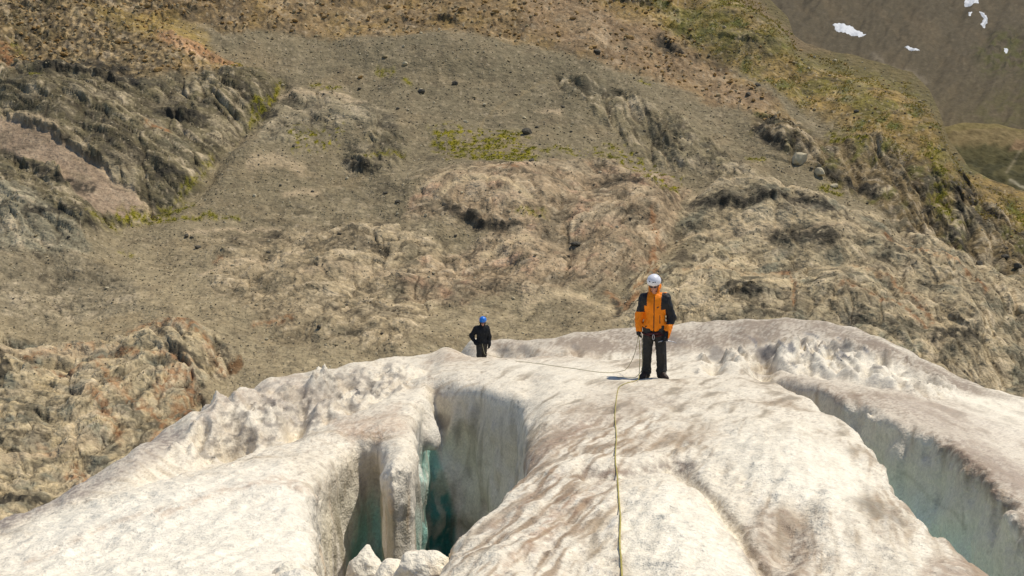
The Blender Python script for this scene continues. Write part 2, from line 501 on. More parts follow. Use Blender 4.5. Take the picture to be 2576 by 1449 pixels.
# --- ground relief (in photo-plan units; turned into metres with the distance) -------------------------
H = np.zeros(PXg.shape, np.float32)
H += 34 * fbm(PXg / 420, PYg / 260, 3, 21) + 10 * fbm(PXg / 150, PYg / 90, 3, 24)
zamp = np.clip(.62 + .75 * (.55 * zz('cliff_l') + zz('domes_r') + zz('rust') + zz('darkspur') + zz('streak') + zz('knob')) + .35 * (zz('slab_m') + zz('domes_c') + zz('low_c')), 0, 1.35)
H += rocky * REL * zamp * 1.0 - 3.2 * rocky * CRK * np.clip(zamp, 0, 1)
# blocks and boulder rubble: cell-like lumps on the ochre slope and over the scree
def lumps(L, Ly, seed, thr):
    n1 = perlin(PXg / L, PYg / Ly, seed); n2 = perlin(PXg / (L * 0.53), PYg / (Ly * 0.53), seed + 1)
    v = n1 + 0.6 * n2
    return np.clip(v - thr, 0, 1)
rub = np.clip(zz('ochre') * (0.35 + 0.9 * sstep(0.1, 0.5, fbm(PXg / 260, PYg / 120, 2, 33) + 0.2 + 0.4 * sstep(900, 200, PXg))) + 0.35 * zz('spur') + 0.10 + 0.2 * zz('low_c'), 0, 1)
H += rub * (17 * np.minimum(lumps(26, 15, 41, 0.18), 0.4) + 9 * np.minimum(lumps(12, 8, 43, 0.15), 0.4)) * 0.95
H += .9 * fbm(PXg / 13, PYg / 9, 2, 51) * (.3 + .7 * sstep(-.2, .4, fbm(PXg / 90, PYg / 50, 2, 50))) + .2 * perlin(PXg / 6, PYg / 5, 52)
# small stones everywhere on the scree
H += (1 - 0.6 * rocky) * 4.5 * np.minimum(np.clip(perlin(PXg / 7.5, PYg / 5.5, 55) - 0.42, 0, 1), 0.3)
H += (1 - 0.6 * rocky) * 9.0 * np.minimum(np.clip(perlin(PXg / 15, PYg / 10, 57) - 0.55, 0, 1), 0.3)
# clean scree runnels on the upper cone
cone = fmask([(850, 92), (1180, 98), (1480, 150), (1560, 240), (1400, 330), (1100, 320), (900, 200)], 30)
H += cone * 3.2 * perlin((PXg - 0.6 * PYg) / 34, (PXg * 0.4 + PYg) / 160, 58)

def dome(x0, y0, rx, ry, ang, hgt, pw=1.4):
    a = math.radians(ang); dx = PXg - x0; dy = PYg - y0
    u = (dx * math.cos(a) + dy * math.sin(a)) / rx; v = (-dx * math.sin(a) + dy * math.cos(a)) / ry
    r2 = u * u + v * v
    return hgt * np.clip(1 - r2, 0, 1) ** pw
for d in [(1250, 520, 330, 110, 4, 60), (1560, 560, 180, 120, -30, 44), (1330, 640, 170, 60, 4, 26), (1320, 720, 190, 60, -6, 24), (860, 640, 330, 80, -8, 30),
          (1940, 540, 260, 80, 12, 52), (2150, 640, 330, 90, 10, 52), (1900, 790, 200, 90, 4, 46), (2150, 800, 240, 110, 22, 60), (2420, 800, 220, 120, 44, 44),
          (1660, 770, 120, 80, -20, 30), (1620, 500, 150, 70, 20, 28), (900, 320, 160, 60, 20, 26), (940, 395, 90, 50, 20, 22), (130, 560, 210, 110, 30, 36),
          (330, 960, 260, 140, -20, 40), (100, 1080, 260, 120, -8, 30), (480, 890, 130, 60, 34, 18), (250, 340, 360, 120, 32, 46), (120, 380, 240, 60, 34, 30),
          (640, 220, 100, 60, 20, 24), (1130, 140, 320, 60, 4, 34), (1950, 350, 120, 60, 22, 26), (2250, 330, 260, 110, 30, 36), (1700, 330, 160, 60, 42, 24),
          (1900, 110, 260, 80, 26, 36), (760, 720, 200, 60, -10, 14), (1050, 860, 250, 70, -14, 18)]:
    H += dome(*d)
# gullies
for (pts, w, dp) in [([(1760, 470), (1705, 540), (1680, 600), (1655, 650), (1600, 690)], 34, 26), ([(705, 205), (640, 290), (590, 350), (540, 410), (500, 470), (420, 515), (300, 540)], 22, 24),
                     ([(220, 640), (330, 560), (420, 530), (600, 535)], 34, 14), ([(2120, 470), (2260, 530), (2400, 610), (2560, 690), (2800, 800)], 26, 16),
                     ([(560, 940), (640, 900), (760, 860)], 40, 12), ([(1990, 730), (1992, 800)], 5, 9), ([(1560, 700), (1570, 790)], 26, 14)]:
    H -= dp * fstroke(pts, w, PXg, PYg)
LEDGES = [([(60, 188), (150, 196), (230, 205), (300, 214), (352, 224)], 26, 26), ([(230, 176), (290, 186), (345, 196)], 16, 16), ([(385, 268), (440, 296), (520, 304)], 20, 18), ([(400, 285), (470, 308), (540, 312)], 12, 10),
          ([(0, 392), (60, 405), (110, 455), (200, 470), (270, 500)], 20, 24), ([(60, 430), (130, 470), (220, 495), (255, 520)], 18, 18), ([(120, 540), (190, 572), (260, 590)], 24, 26), ([(200, 500), (270, 530), (310, 560)], 14, 16), ([(90, 600), (160, 625), (230, 635)], 10, 12),
          ([(200, 392), (300, 450), (400, 515)], 10, 14), ([(400, 440), (450, 458), (490, 462)], 16, 16), ([(600, 285), (640, 262), (665, 240)], 16, 18), ([(620, 245), (690, 262), (705, 250)], 14, 14),
          ([(0, 742), (100, 745), (180, 768), (260, 762), (350, 750)], 12, 16), ([(745, 735), (800, 748), (860, 752), (920, 760), (990, 762)], 17, 18), ([(640, 655), (760, 650), (880, 655), (950, 640)], 9, 12),
          ([(1100, 545), (1160, 565), (1220, 590), (1320, 600)], 20, 26), ([(1130, 550), (1180, 575), (1250, 600)], 10, 10), ([(1500, 448), (1560, 470), (1620, 495), (1690, 530)], 18, 22), ([(1560, 440), (1640, 470), (1720, 475)], 14, 16),
          ([(860, 402), (905, 428), (940, 424)], 16, 14), ([(930, 395), (975, 425), (1010, 440)], 12, 12), ([(700, 322), (745, 330), (770, 322)], 14, 12),
          ([(1730, 505), (1790, 535), (1860, 548), (1940, 545), (2010, 560), (2110, 575)], 26, 26), ([(1750, 480), (1850, 500), (1960, 520)], 12, 14), ([(1760, 560), (1830, 568), (1900, 575)], 8, 10),
          ([(1880, 600), (1960, 628), (2060, 650), (2150, 640)], 20, 24), ([(2060, 590), (2130, 615), (2170, 612)], 14, 14), ([(1950, 655), (2050, 668), (2120, 665)], 12, 16),
          ([(1836, 775), (1900, 788), (1990, 780)], 24, 26), ([(2000, 770), (2100, 790), (2200, 820)], 14, 18), ([(2140, 690), (2250, 730), (2320, 800), (2360, 850)], 16, 20), ([(2290, 660), (2390, 700), (2470, 750)], 14, 16),
          ([(2330, 800), (2420, 850), (2480, 870)], 26, 30), ([(2480, 720), (2560, 790), (2640, 850)], 16, 20), ([(1930, 385), (1990, 402), (2036, 408)], 26, 22), ([(1900, 340), (1960, 372), (2020, 385)], 16, 16), ([(1880, 395), (1960, 412), (2010, 418)], 12, 10),
          ([(2060, 425), (2120, 452), (2180, 475), (2240, 500)], 18, 18), ([(2250, 440), (2330, 520), (2420, 610)], 20, 22), ([(2330, 440), (2400, 500), (2440, 560)], 16, 20), ([(2410, 430), (2432, 480), (2460, 520)], 24, 24),
          ([(1440, 228), (1490, 268)], 14, 14), ([(1420, 195), (1480, 215)], 8, 8), ([(1560, 230), (1640, 300), (1680, 330)], 10, 14), ([(1620, 290), (1700, 370), (1760, 420)], 14, 18),
          ([(1650, 98), (1690, 122), (1730, 142)], 22, 18), ([(1530, 12), (1600, 26), (1650, 34)], 14, 12), ([(1700, 40), (1780, 70), (1850, 80)], 10, 12), ([(1780, 95), (1860, 130), (1960, 160)], 18, 18), ([(1960, 55), (1990, 84)], 12, 14),
          ([(1080, 55), (1130, 68), (1180, 72)], 16, 12), ([(1180, 40), (1260, 60), (1330, 72)], 8, 8), ([(330, 45), (420, 85), (520, 140), (640, 190)], 10, 14),
          ([(400, 890), (500, 905), (560, 930)], 10, 16), ([(420, 905), (470, 912), (500, 932)], 14, 16), ([(0, 930), (80, 945), (160, 955)], 14, 16), ([(350, 960), (390, 1000), (430, 1030)], 10, 16), ([(240, 925), (300, 960), (340, 1010)], 10, 14),
          ([(60, 1050), (150, 1062), (260, 1040)], 12, 18), ([(0, 1262), (60, 1278), (130, 1270)], 18, 22), ([(150, 1190), (230, 1200), (300, 1185)], 12, 16), ([(250, 1100), (340, 1090), (400, 1062)], 10, 14), ([(420, 1060), (470, 1040), (520, 1010)], 10, 14),
          ([(1180, 610), (1260, 640), (1340, 640)], 6, 10), ([(1430, 600), (1490, 580), (1560, 560)], 8, 10), ([(560, 718), (600, 722), (650, 716)], 8, 8), ([(2300, 860), (2400, 905), (2520, 950)], 16, 20), ([(2200, 850), (2300, 890), (2420, 960)], 12, 16),
          ([(2180, 745), (2240, 775), (2300, 830)], 12, 16), ([(1420, 640), (1460, 640)], 8, 7)]
ledge = np.zeros_like(H)
for (pts, hg, rc) in LEDGES:
    ledge += fledge(pts, hg, rc)
H += ledge * 0.66
# smooth slabs and scree sheets
sm = np.clip(zz('slab_pink'), 0, 1)

# --- colours (surface colours with some crevice and ledge shade painted in, sRGB 0..255 before the scene's light) ------------------------------
def C(r, g, b): return lin((r, g, b)).astype(np.float32)
col = np.zeros(PXg.shape + (3,), np.float32)
def put(m, c):
    global col
    col = col + (np.asarray(c, np.float32) - col) * np.clip(m, 0, 1)[..., None]
lowt = sstep(420, 800, PYg + 60 * fbm(PXg / 300, PYg / 160, 2, 77))
col += C(134, 124, 95); put(lowt, C(162, 149, 115))
put(0.55 * sstep(0.0, 0.6, fbm(PXg / 170, PYg / 60, 4, 61)), C(150, 134, 100))
put(cone * 0.6, C(121, 113, 87))
n_h = fbm(PXg / 90, PYg / 45, 4, 63)
put(zz('ochre'), C(150, 128, 88)); put(zz('ochre') * sstep(0.0, 0.5, n_h), C(164, 138, 84)); put(zz('ochre') * sstep(0.05, 0.6, -n_h), C(128, 110, 80))
rubl = fmask([(-420, -320), (600, -320), (420, 0), (300, 40), (380, 110), (470, 160), (360, 215), (120, 190), (-420, 200)], 22)
put(rubl * .85, C(124, 108, 74)); put(rubl * .7 * sstep(.0, .5, fbm(PXg / 60, PYg / 34, 3, 64)), C(104, 94, 58))
lum_ = perlin(PXg / 17, PYg / 9, 41) + .6 * perlin(PXg / 9, PYg / 6, 42)
put(rubl * .85 * sstep(.18, .5, lum_), C(186, 162, 114)); put(rubl * .85 * sstep(.12, .42, -lum_), C(52, 44, 32))
talus = zz('ochre') * (1 - rubl)
put(talus * .6 * sstep(.3, .6, lum_), C(180, 152, 104)); put(talus * .6 * sstep(.28, .55, -lum_), C(86, 70, 48))
pinkt = fmask([(1180, -320), (1420, -320), (1560, 40), (1700, 110), (1900, 240), (1990, 330), (1880, 280), (1620, 185), (1420, 125), (1330, 80)], 20)
put(pinkt * 0.75, C(158, 134, 100))
put(fmask([(230, 20), (330, 30), (440, 40), (520, 80), (540, 140), (450, 130), (360, 90), (250, 60)], 12) * 0.8, C(166, 142, 76))
put(fmask([(390, 85), (500, 110), (580, 155), (690, 200), (660, 205), (600, 195), (520, 160), (420, 125)], 9), C(192, 150, 104))
put(zz('spur'), C(160, 136, 80)); put(zz('spur') * .7 * sstep(.1, .45, -fbm(PXg / 36, PYg / 14, 3, 96)), C(92, 82, 50)); put(zz('spur') * sstep(0.0, 0.4, fbm(PXg / 120, PYg / 60, 4, 65)), C(134, 124, 62))
put(zz('spur') * sstep(0.15, 0.6, fbm(PXg / 60, PYg / 34, 3, 66)), C(104, 108, 52))
put(fstroke([(1560, -20), (1680, 60), (1800, 110), (1960, 150), (2200, 190), (2330, 250)], 22) * 0.7, C(112, 112, 54))
put(fmask([(1700, -200), (1960, -60), (1990, 60), (2080, 150), (1960, 130), (1860, 70), (1740, -20)], 14) * 0.7, C(120, 114, 66))
put(fmask([(1480, -100), (1600, 0), (1700, 70), (1640, 80), (1560, 60), (1500, 20)], 14) * 0.5, C(180, 150, 84))
rockm = np.clip(zz('streak') * 0.9 + zz('domes_r') + zz('cliff_l') + 0.8 * zz('slab_m') + zz('knob'), 0, 1)
put(zz('domes_c') * 0.85, C(178, 157, 122)); put(zz('low_c') * 0.7, C(180, 163, 126))
put(zz('domes_c') * sstep(0.1, 0.6, fbm(PXg / 70, PYg / 30, 3, 68)), C(186, 156, 122))
put(zz('darkspur'), C(132, 116, 80)); put(zz('darkspur') * sstep(0.1, 0.5, fbm(PXg / 80, PYg / 50, 3, 69)), C(112, 108, 56))
put(rockm, C(140, 130, 98)); put(zz('cliff_l') * 0.9, C(118, 110, 80)); put(zz('domes_r') * 0.85, C(188, 173, 135))
put(zz('domes_r') * 0.7 * sstep(0.05, 0.55, -n_h), C(122, 126, 106)); put(zz('domes_r') * 0.5 * sstep(0.05, 0.5, n_h), C(190, 172, 132))
put(zz('slab_pink'), C(166, 146, 118)); put(zz('slab_l'), C(150, 144, 116)); put(zz('low_l') * 0.7, C(146, 136, 108))
put(zz('slab_m') * .85, C(152, 142, 112))
put(zz('rust'), C(190, 175, 136)); put(zz('rust') * sstep(0.0, 0.5, fbm(PXg / 80, PYg / 30, 3, 72)), C(142, 140, 116))
put(zz('rust') * 0.6 * sstep(0.05, 0.5, fbm(PXg / 90, PYg / 26, 3, 73)), C(206, 186, 138))
# broad pale slabs and darker faces
big_t = STK2 = None
bt = fbm(PXg / 120, PYg / 52, 4, 74, .6)
put(rocky * zamp * .55 * sstep(.05, .45, bt), C(186, 172, 138)); put(rocky * zamp * .6 * sstep(.05, .45, -bt), C(104, 100, 80))
put((1 - rocky) * .5 * sstep(.1, .6, fbm(PXg / 70, PYg / 30, 4, 75, .6)), C(148, 134, 102)); put((1 - rocky) * .4 * sstep(.15, .6, fbm(PXg / 60, PYg / 26, 4, 76, .6)), C(118, 106, 82))
# tone streaks along the beds
amt = np.clip(0.42 + 0.58 * rocky, 0, 1)
col *= (1 + 0.42 * amt * STK)[..., None]
rk2 = np.clip(.16 + rocky * .9, 0, 1)
col *= (1 + .75 * np.clip(rocky * 1.2, 0, 1) * TONE)[..., None]
put(rk2 * 0.62 * sstep(0.16, 0.45, STK + .5 * TONE), C(200, 184, 150)); put(rk2 * 0.72 * sstep(0.16, 0.45, -STK - .5 * TONE), C(88, 82, 66)); put(rk2 * .6 * sstep(.42, .7, -STK), C(52, 48, 40))  # dark streaks put recess shade into the rock colour
put(CRK * np.clip(rocky * 1.1, 0, 1) * 0.8, C(56, 50, 38))  # shade of cracks and joints painted dark into the colour
# mottle of stones
mot = fbm(PXg / 9, PYg / 6.5, 3, 81)
col *= (1 + 0.13 * mot)[..., None]
col *= (1 + 0.12 * fbm(PXg / 26, PYg / 15, 3, 82))[..., None]
put(0.55 * sstep(0.5, 0.66, perlin(PXg / 8.5, PYg / 6, 83)), C(182, 168, 136)); put(0.4 * sstep(0.5, 0.68, perlin(PXg / 9.5, PYg / 6, 85)), C(84, 74, 56))
# rust stains and veins
RUST = [([(70, 905), (160, 880), (250, 876)], 7), ([(90, 950), (200, 930), (300, 905)], 8), ([(240, 925), (280, 980), (330, 1020), (400, 1050)], 9), ([(230, 1010), (270, 1060), (300, 1100)], 14),
        ([(400, 1000), (430, 960), (480, 950), (490, 990), (440, 1030)], 14), ([(330, 850), (420, 832), (490, 850)], 8), ([(440, 840), (520, 880), (560, 930)], 10), ([(310, 900), (400, 915), (460, 925)], 8),
        ([(170, 1190), (210, 1200), (330, 1180), (400, 1130)], 9), ([(200, 1170), (220, 1220), (180, 1250)], 12), ([(390, 1100), (420, 1060), (470, 1030)], 8), ([(100, 1140), (140, 1150)], 8),
        ([(640, 835), (700, 825), (740, 818)], 7), ([(540, 660), (560, 650)], 6), ([(1530, 740), (1560, 780), (1600, 760)], 12), ([(2140, 688), (2230, 720), (2300, 790), (2340, 840)], 6), ([(2210, 615), (2290, 660), (2390, 700), (2480, 760)], 6),
        ([(2100, 770), (2250, 800), (2330, 850)], 5), ([(1600, 730), (1620, 710)], 7), ([(1720, 690), (1850, 690), (2000, 700)], 5), ([(1640, 690), (1650, 620), (1640, 560)], 10), ([(1240, 470), (1300, 478)], 6),
        ([(0, 115), (30, 150)], 20), ([(380, 340), (420, 350)], 12), ([(1990, 700), (1992, 800)], 4)]
for (pts, w) in RUST:
    put(0.68 * fstroke(pts, w) * sstep(-0.5, 0.25, fbm(PXg / 16, PYg / 9, 2, 87)), C(158, 112, 70))
VEIN = [([(0, 300), (70, 310), (150, 352)], 5), ([(470, 585), (560, 570), (700, 560)], 5), ([(250, 440), (330, 490), (400, 520)], 4), ([(700, 222), (860, 235), (900, 260)], 9), ([(630, 415), (700, 402), (760, 420)], 12), ([(720, 480), (760, 470), (790, 482)], 9), ([(1370, 262), (1410, 285)], 8),
        ([(1120, 520), (1240, 500), (1300, 530)], 7), ([(1210, 640), (1330, 620), (1420, 640)], 10), ([(1740, 490), (1900, 470), (2000, 500)], 9), ([(1700, 595), (1840, 585), (1960, 600)], 8), ([(2000, 620), (2150, 610)], 7),
        ([(1330, 760), (1420, 745), (1480, 770)], 10), ([(760, 700), (900, 690), (1010, 700)], 9), ([(0, 890), (160, 890), (300, 880)], 10), ([(500, 690), (620, 660), (760, 640)], 6), ([(240, 1110), (140, 1150), (0, 1160)], 8)]
for (pts, w) in VEIN:
    put(0.6 * fstroke(pts, w), C(200, 180, 142))
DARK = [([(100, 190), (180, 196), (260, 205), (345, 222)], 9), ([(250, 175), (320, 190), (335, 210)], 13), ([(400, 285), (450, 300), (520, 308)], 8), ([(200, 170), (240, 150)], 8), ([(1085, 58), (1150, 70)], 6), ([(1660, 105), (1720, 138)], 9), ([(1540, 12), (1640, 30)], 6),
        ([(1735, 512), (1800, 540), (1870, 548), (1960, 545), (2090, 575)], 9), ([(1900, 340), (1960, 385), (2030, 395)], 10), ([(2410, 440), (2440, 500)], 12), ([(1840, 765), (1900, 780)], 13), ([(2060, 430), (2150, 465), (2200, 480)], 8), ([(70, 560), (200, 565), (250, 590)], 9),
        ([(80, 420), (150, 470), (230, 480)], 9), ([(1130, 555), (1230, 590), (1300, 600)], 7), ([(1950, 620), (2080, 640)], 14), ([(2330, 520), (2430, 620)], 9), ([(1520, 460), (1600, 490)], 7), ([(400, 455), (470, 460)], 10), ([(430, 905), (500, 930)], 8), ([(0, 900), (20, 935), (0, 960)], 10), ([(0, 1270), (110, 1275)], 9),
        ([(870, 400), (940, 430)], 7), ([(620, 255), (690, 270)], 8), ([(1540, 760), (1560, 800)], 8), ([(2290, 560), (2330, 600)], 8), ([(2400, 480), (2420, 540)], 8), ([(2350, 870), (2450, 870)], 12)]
for (pts, w) in DARK:  # strokes paint the shade under ledges and in cliff recesses
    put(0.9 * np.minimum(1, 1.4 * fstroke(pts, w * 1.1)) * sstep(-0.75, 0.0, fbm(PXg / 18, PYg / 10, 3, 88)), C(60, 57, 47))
# damp brown hollows
for (x0, y0, r) in [(592, 915, 22), (600, 905, 16)]:
    put(0.8 * sstep(1, 0.6, np.hypot((wx - x0) / r / 1.1, (wy - y0) / r / 0.9)), C(120, 92, 60))
for (pl) in [[(1695, 575), (1730, 575), (1728, 600), (1712, 612), (1700, 598)], [(1715, 628), (1735, 650), (1748, 668), (1690, 664), (1700, 640)]]:
    put(0.85 * fmask(pl, 5), C(88, 80, 62))
# green: moss and turf
GREEN = [([(300, 530), (360, 522), (430, 525)], 10, 1), ([(440, 530), (520, 530), (600, 540)], 6, .8), ([(400, 510), (480, 502)], 7, .7), ([(700, 200), (670, 235), (630, 290)], 9, 1), ([(580, 175), (660, 172)], 7, .7), ([(540, 395), (500, 440), (440, 500)], 8, .6), ([(230, 560), (290, 560)], 12, .5), ([(300, 625), (330, 628)], 5, .6),
         ([(780, 205), (850, 212)], 6, .8), ([(955, 180), (985, 182)], 7, .9), ([(1018, 215), (1035, 222)], 6, 1), ([(1090, 345), (1110, 375)], 8, .8), ([(1140, 360), (1180, 390), (1160, 400)], 12, .9), ([(1220, 390), (1260, 360), (1290, 345)], 13, 1), ([(1210, 400), (1250, 412), (1330, 405)], 11, 1),
         ([(1360, 385), (1440, 382)], 7, .6), ([(1500, 380), (1560, 385)], 6, .7), ([(1530, 350), (1560, 362)], 9, 1), ([(1570, 425), (1600, 422)], 7, .9), ([(1640, 480), (1700, 470)], 9, .6), ([(1310, 570), (1370, 575)], 8, .6), ([(1605, 205), (1635, 225)], 4, .9), ([(930, 405), (1010, 402)], 7, .7), ([(1130, 420), (1180, 400)], 6, .5),
         ([(2090, 330), (2170, 375)], 8, .8), ([(2075, 480), (2110, 475)], 12, 1), ([(2360, 500), (2380, 540)], 18, 1), ([(1880, 405), (1920, 415)], 7, .9), ([(2560, 540), (2590, 560)], 16, .7), ([(1990, 100), (1900, 60), (1800, 30)], 12, .8), ([(740, 350), (800, 330)], 9, .4), ([(2330, 400), (2370, 470), (2360, 540)], 16, .6), ([(2560, 320), (2640, 380)], 40, .6), ([(20, 90), (50, 130)], 10, .5), ([(80, 205), (110, 208)], 6, .8)]
GM = np.zeros_like(H)
for (pts, w, a) in GREEN:
    GM = np.maximum(GM, a * fstroke(pts, w))
GM *= sstep(-0.35, 0.3, fbm(PXg / 13, PYg / 9, 3, 90))
for pl, th in [([(1080, 335), (1180, 330), (1300, 335), (1350, 380), (1345, 415), (1200, 418), (1140, 400), (1085, 380)], .05), ([(1360, 370), (1560, 365), (1600, 400), (1500, 392), (1370, 395)], .25), ([(720, 320), (860, 330), (840, 370), (740, 385)], .2), ([(1560, 340), (1720, 440), (1700, 490), (1620, 470), (1540, 400)], .22)]:
    GM = np.maximum(GM, fmask(pl, 14) * sstep(th, th + .2, fbm(PXg / 17, PYg / 10, 3, 92)))
put(GM * 1.0, C(142, 134, 28)); put(GM * 0.5 * sstep(0, .5, fbm(PXg / 30, PYg / 20, 2, 91)), C(92, 98, 36))
for pts, w in [([(1740, 500), (1780, 480), (1860, 470), (1940, 480), (2040, 510), (2140, 548)], 6), ([(1690, 612), (1760, 590), (1860, 582), (1960, 590), (2080, 602), (2200, 625), (2300, 655)], 6), ([(1690, 700), (1760, 688), (1860, 690), (1960, 702)], 7), ([(1840, 745), (1900, 735), (1980, 740)], 6), ([(2060, 700), (2140, 688), (2220, 715)], 5),
               ([(1330, 770), (1400, 748), (1470, 755), (1540, 790)], 7), ([(1120, 520), (1180, 500), (1260, 510), (1330, 545)], 6), ([(1060, 500), (1150, 470), (1240, 455)], 5), ([(1220, 650), (1260, 630), (1330, 625)], 6)]:
    put(.65 * fstroke(pts, w), C(204, 186, 144))
rim_d, _ = seg_dist(PXg, PYg, SPUR, False)
put((PXg > 1750) * sstep(75, 10, rim_d + 26 * fbm(PXg / 40, PYg / 30, 3, 95)) * sstep(2500, 2400, PXg) * .85, C(112, 103, 70))
put(fmask([(1740, -200), (1850, -60), (1960, 60), (2080, 128), (1990, 122), (1900, 70), (1800, 0)], 16) * .7, C(134, 116, 88))
# faint footpath and runnels
put(0.35 * fstroke([(1380, 200), (1280, 245), (1220, 290), (1190, 360)], 4), C(164, 146, 106))
H = H * (1 - 0.55 * sm)

# --- to world ---------------------------------------------------------------------------------------------
Yb = slope_depth(PXg.astype(np.float64), PYg.astype(np.float64))
U, W = ray_uw(PXg, PYg)
P = np.stack([U * Yb, Yb, W * Yb], -1)
dU = np.gradient(P, axis=0); dV = np.gradient(P, axis=1)
NB = np.cross(dU, dV); NB /= np.linalg.norm(NB, axis=-1, keepdims=True) + 1e-9
NB *= np.sign(NB[..., 2:3] + 1e-9)
nb = NB * 0.8 + np.array([0, -0.10, 0.22]); nb /= np.linalg.norm(nb, axis=-1, keepdims=True)
edge = 1 - sstep(0.92, 0.985, s)[None, :] * (PXg > 1750)
P = P + nb * (H * edge * Yb / FD * 0.88)[..., None]
# the spur rolls over behind its outline
ext = []
for k, (dy_, dz_) in enumerate([(6, -1.2), (20, -7), (50, -26), (110, -60)]):
    q = P[:, -1, :].copy(); q[:, 1] += dy_; q[:, 2] += dz_; q[:, 0] *= 1 + dy_ / q[:, 1] * 0.6; ext.append(q[:, None, :])
P = np.concatenate([P] + ext, 1)
col = np.concatenate([col] + [col[:, -1:, :]] * 4, 1)
MP = P                                     # kept for placing stones
nr2 = P.shape[1]
ii = np.arange(ncol * nr2).reshape(ncol, nr2)
faces = np.stack([ii[:-1, :-1], ii[1:, :-1], ii[1:, 1:], ii[:-1, 1:]], -1).reshape(-1, 4)
M_rock = tint_mat('weathered_rock_and_scree', 0.92, [(0.7, 0.22), (2.6, 0.16)], [(1.6, 0.35), (0.45, 0.8)], spec=0.15)
KCOL = np.array([.92, .882, .915])
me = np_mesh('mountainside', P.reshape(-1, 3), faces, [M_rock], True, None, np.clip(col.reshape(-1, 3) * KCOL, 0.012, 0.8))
mountain = obj('mountainside', me)
tag(mountain, 'rocky mountainside of scree, bedrock domes and cliffs rising behind the glacier', kind='structure')
print('mountain', time.time() - T0)

def slope_point(px, py):
    """a point of the built mountainside near a plan position"""
    i = int(np.argmin(np.abs(pxc - px)))
    j = int(np.argmin(np.abs(PYg[i] - py)))
    return MP[i, j]

# ------------------------------------------------------------------ the valley behind the spur
def far_sheet(name, outline, botpy, x0, x1, nc, nr_, Yf, Hf, colf, label, roll=(40, -20)):
    px = np.linspace(x0, x1, nc); tp = np.interp(px, [p[0] for p in outline], [p[1] for p in outline])
    tp = tp + 3 * perlin(px / 40, px * 0, 7)
    ss = np.linspace(0, 1, nr_)
    PX = np.repeat(px[:, None], nr_, 1); PY = botpy + (tp[:, None] - botpy) * ss[None]
    Y = Yf(PX, PY); u, w = ray_uw(PX, PY)
    Pp = np.stack([u * Y, Y, w * Y], -1)
    hh = Hf(PX, PY) * (1 - sstep(0.95, 1, ss)[None])
    Pp = Pp + np.array([0, -0.45, 0.75]) * (hh * Y / FD)[..., None]
    cc = colf(PX, PY)
    q = Pp[:, -1:, :].copy(); q[..., 1] += roll[0]; q[..., 2] += roll[1]
    Pp = np.concatenate([Pp, q], 1); cc = np.concatenate([cc, cc[:, -1:]], 1)
    nn = nr_ + 1
    i2 = np.arange(nc * nn).reshape(nc, nn)
    f2 = np.stack([i2[:-1, :-1], i2[1:, :-1], i2[1:, 1:], i2[:-1, 1:]], -1).reshape(-1, 4)
    o = obj(name, np_mesh(name, Pp.reshape(-1, 3), f2, [M_far], True, None, np.clip(cc.reshape(-1, 3), 0.012, 0.8)))
    tag(o, label, kind='structure')
    return px, PY, Pp

M_far = tint_mat('distant_scree_and_turf', 0.95, [(0.35, 0.16)], [(0.6, 0.5)], spec=0.1)
def stones_far(PX, PY):
    return 24 * fbm((PX + PY * .6) / 90, (PY - PX * .5) / 220, 4, 131) + 12 * fmask([(2430, 150), (2500, 90), (2580, 70), (2700, 90), (2640, 170), (2520, 190)], 24, PX, PY) * np.abs(perlin(PX / 22, PY / 14, 132)) + 2.6 * fbm(PX / 16, PY / 12, 3, 133) + 1.0 * perlin(PX / 6, PY / 5, 134)
def far_col(PX, PY):
    c = np.zeros(PX.shape + (3,)) + C(92, 83, 66)
    def pt(m, k):
        nonlocal c
        c = c + (k - c) * np.clip(m, 0, 1)[..., None]
    x = PX + 20 * fbm(PX / 70, PY / 60, 3, 135); y = PY + 14 * fbm(PX / 60, PY / 50, 3, 136)
    pt(0.6 * sstep(-0.1, 0.6, fbm((PX - PY) / 60, (PX + PY) / 260, 3, 137)), C(106, 93, 72))
    pt(0.85 * fmask([(2440, 130), (2510, 95), (2580, 80), (2900, 60), (2900, 260), (2560, 190), (2470, 190)], 22, x, y) * sstep(-.3, .2, fbm(PX / 30, PY / 22, 3, 138)), C(88, 86, 52))
    pt(0.62 * fmask([(2440, 270), (2520, 240), (2600, 190), (2900, 180), (2900, 400), (2440, 330)], 34, x, y) * sstep(-.4, .3, fbm(PX / 40, PY / 26, 3, 142)), C(80, 80, 44)); pt(.45 * sstep(120, 330, y) , C(104, 92, 66))
    pt(0.22 * sstep(0.35, 0.6, perlin(PX / 9, PY / 7, 139)), C(130, 116, 92)); pt(0.5 * sstep(0.0, 0.6, fbm((PX * .8 + PY) / 30, (PX - PY) / 200, 3, 141)), C(84, 76, 60))
    pt(.7 * sstep(.2, .5, fbm(PX / 14, PY / 9, 3, 143)) * fmask([(2430, 150), (2500, 90), (2580, 70), (2900, 60), (2900, 240), (2520, 200)], 24, x, y), C(62, 60, 44)); pt(.3 * sstep(.1, .5, fbm(PX / 26, PY / 16, 4, 144)), C(74, 66, 52))
    pt(0.4 * fstroke([(2190, 140), (2260, 180), (2330, 200)], 8, x, y), C(140, 128, 108))
    return (c * (1 + 0.16 * fbm(PX / 10, PY / 8, 3, 140))[..., None])
fpx, fPY, fP = far_sheet('far_slope', [(1500, -420), (3400, -420)], 560, 1560, 3350, 520, 330,
                    lambda X, Y: 520 * np.exp(0.55 * (300 - Y) / 300.0) * (1 + 0.0 * X), stones_far, far_col,
                    'grey-brown scree slope across the side valley, streaked with turf', (60, -10))
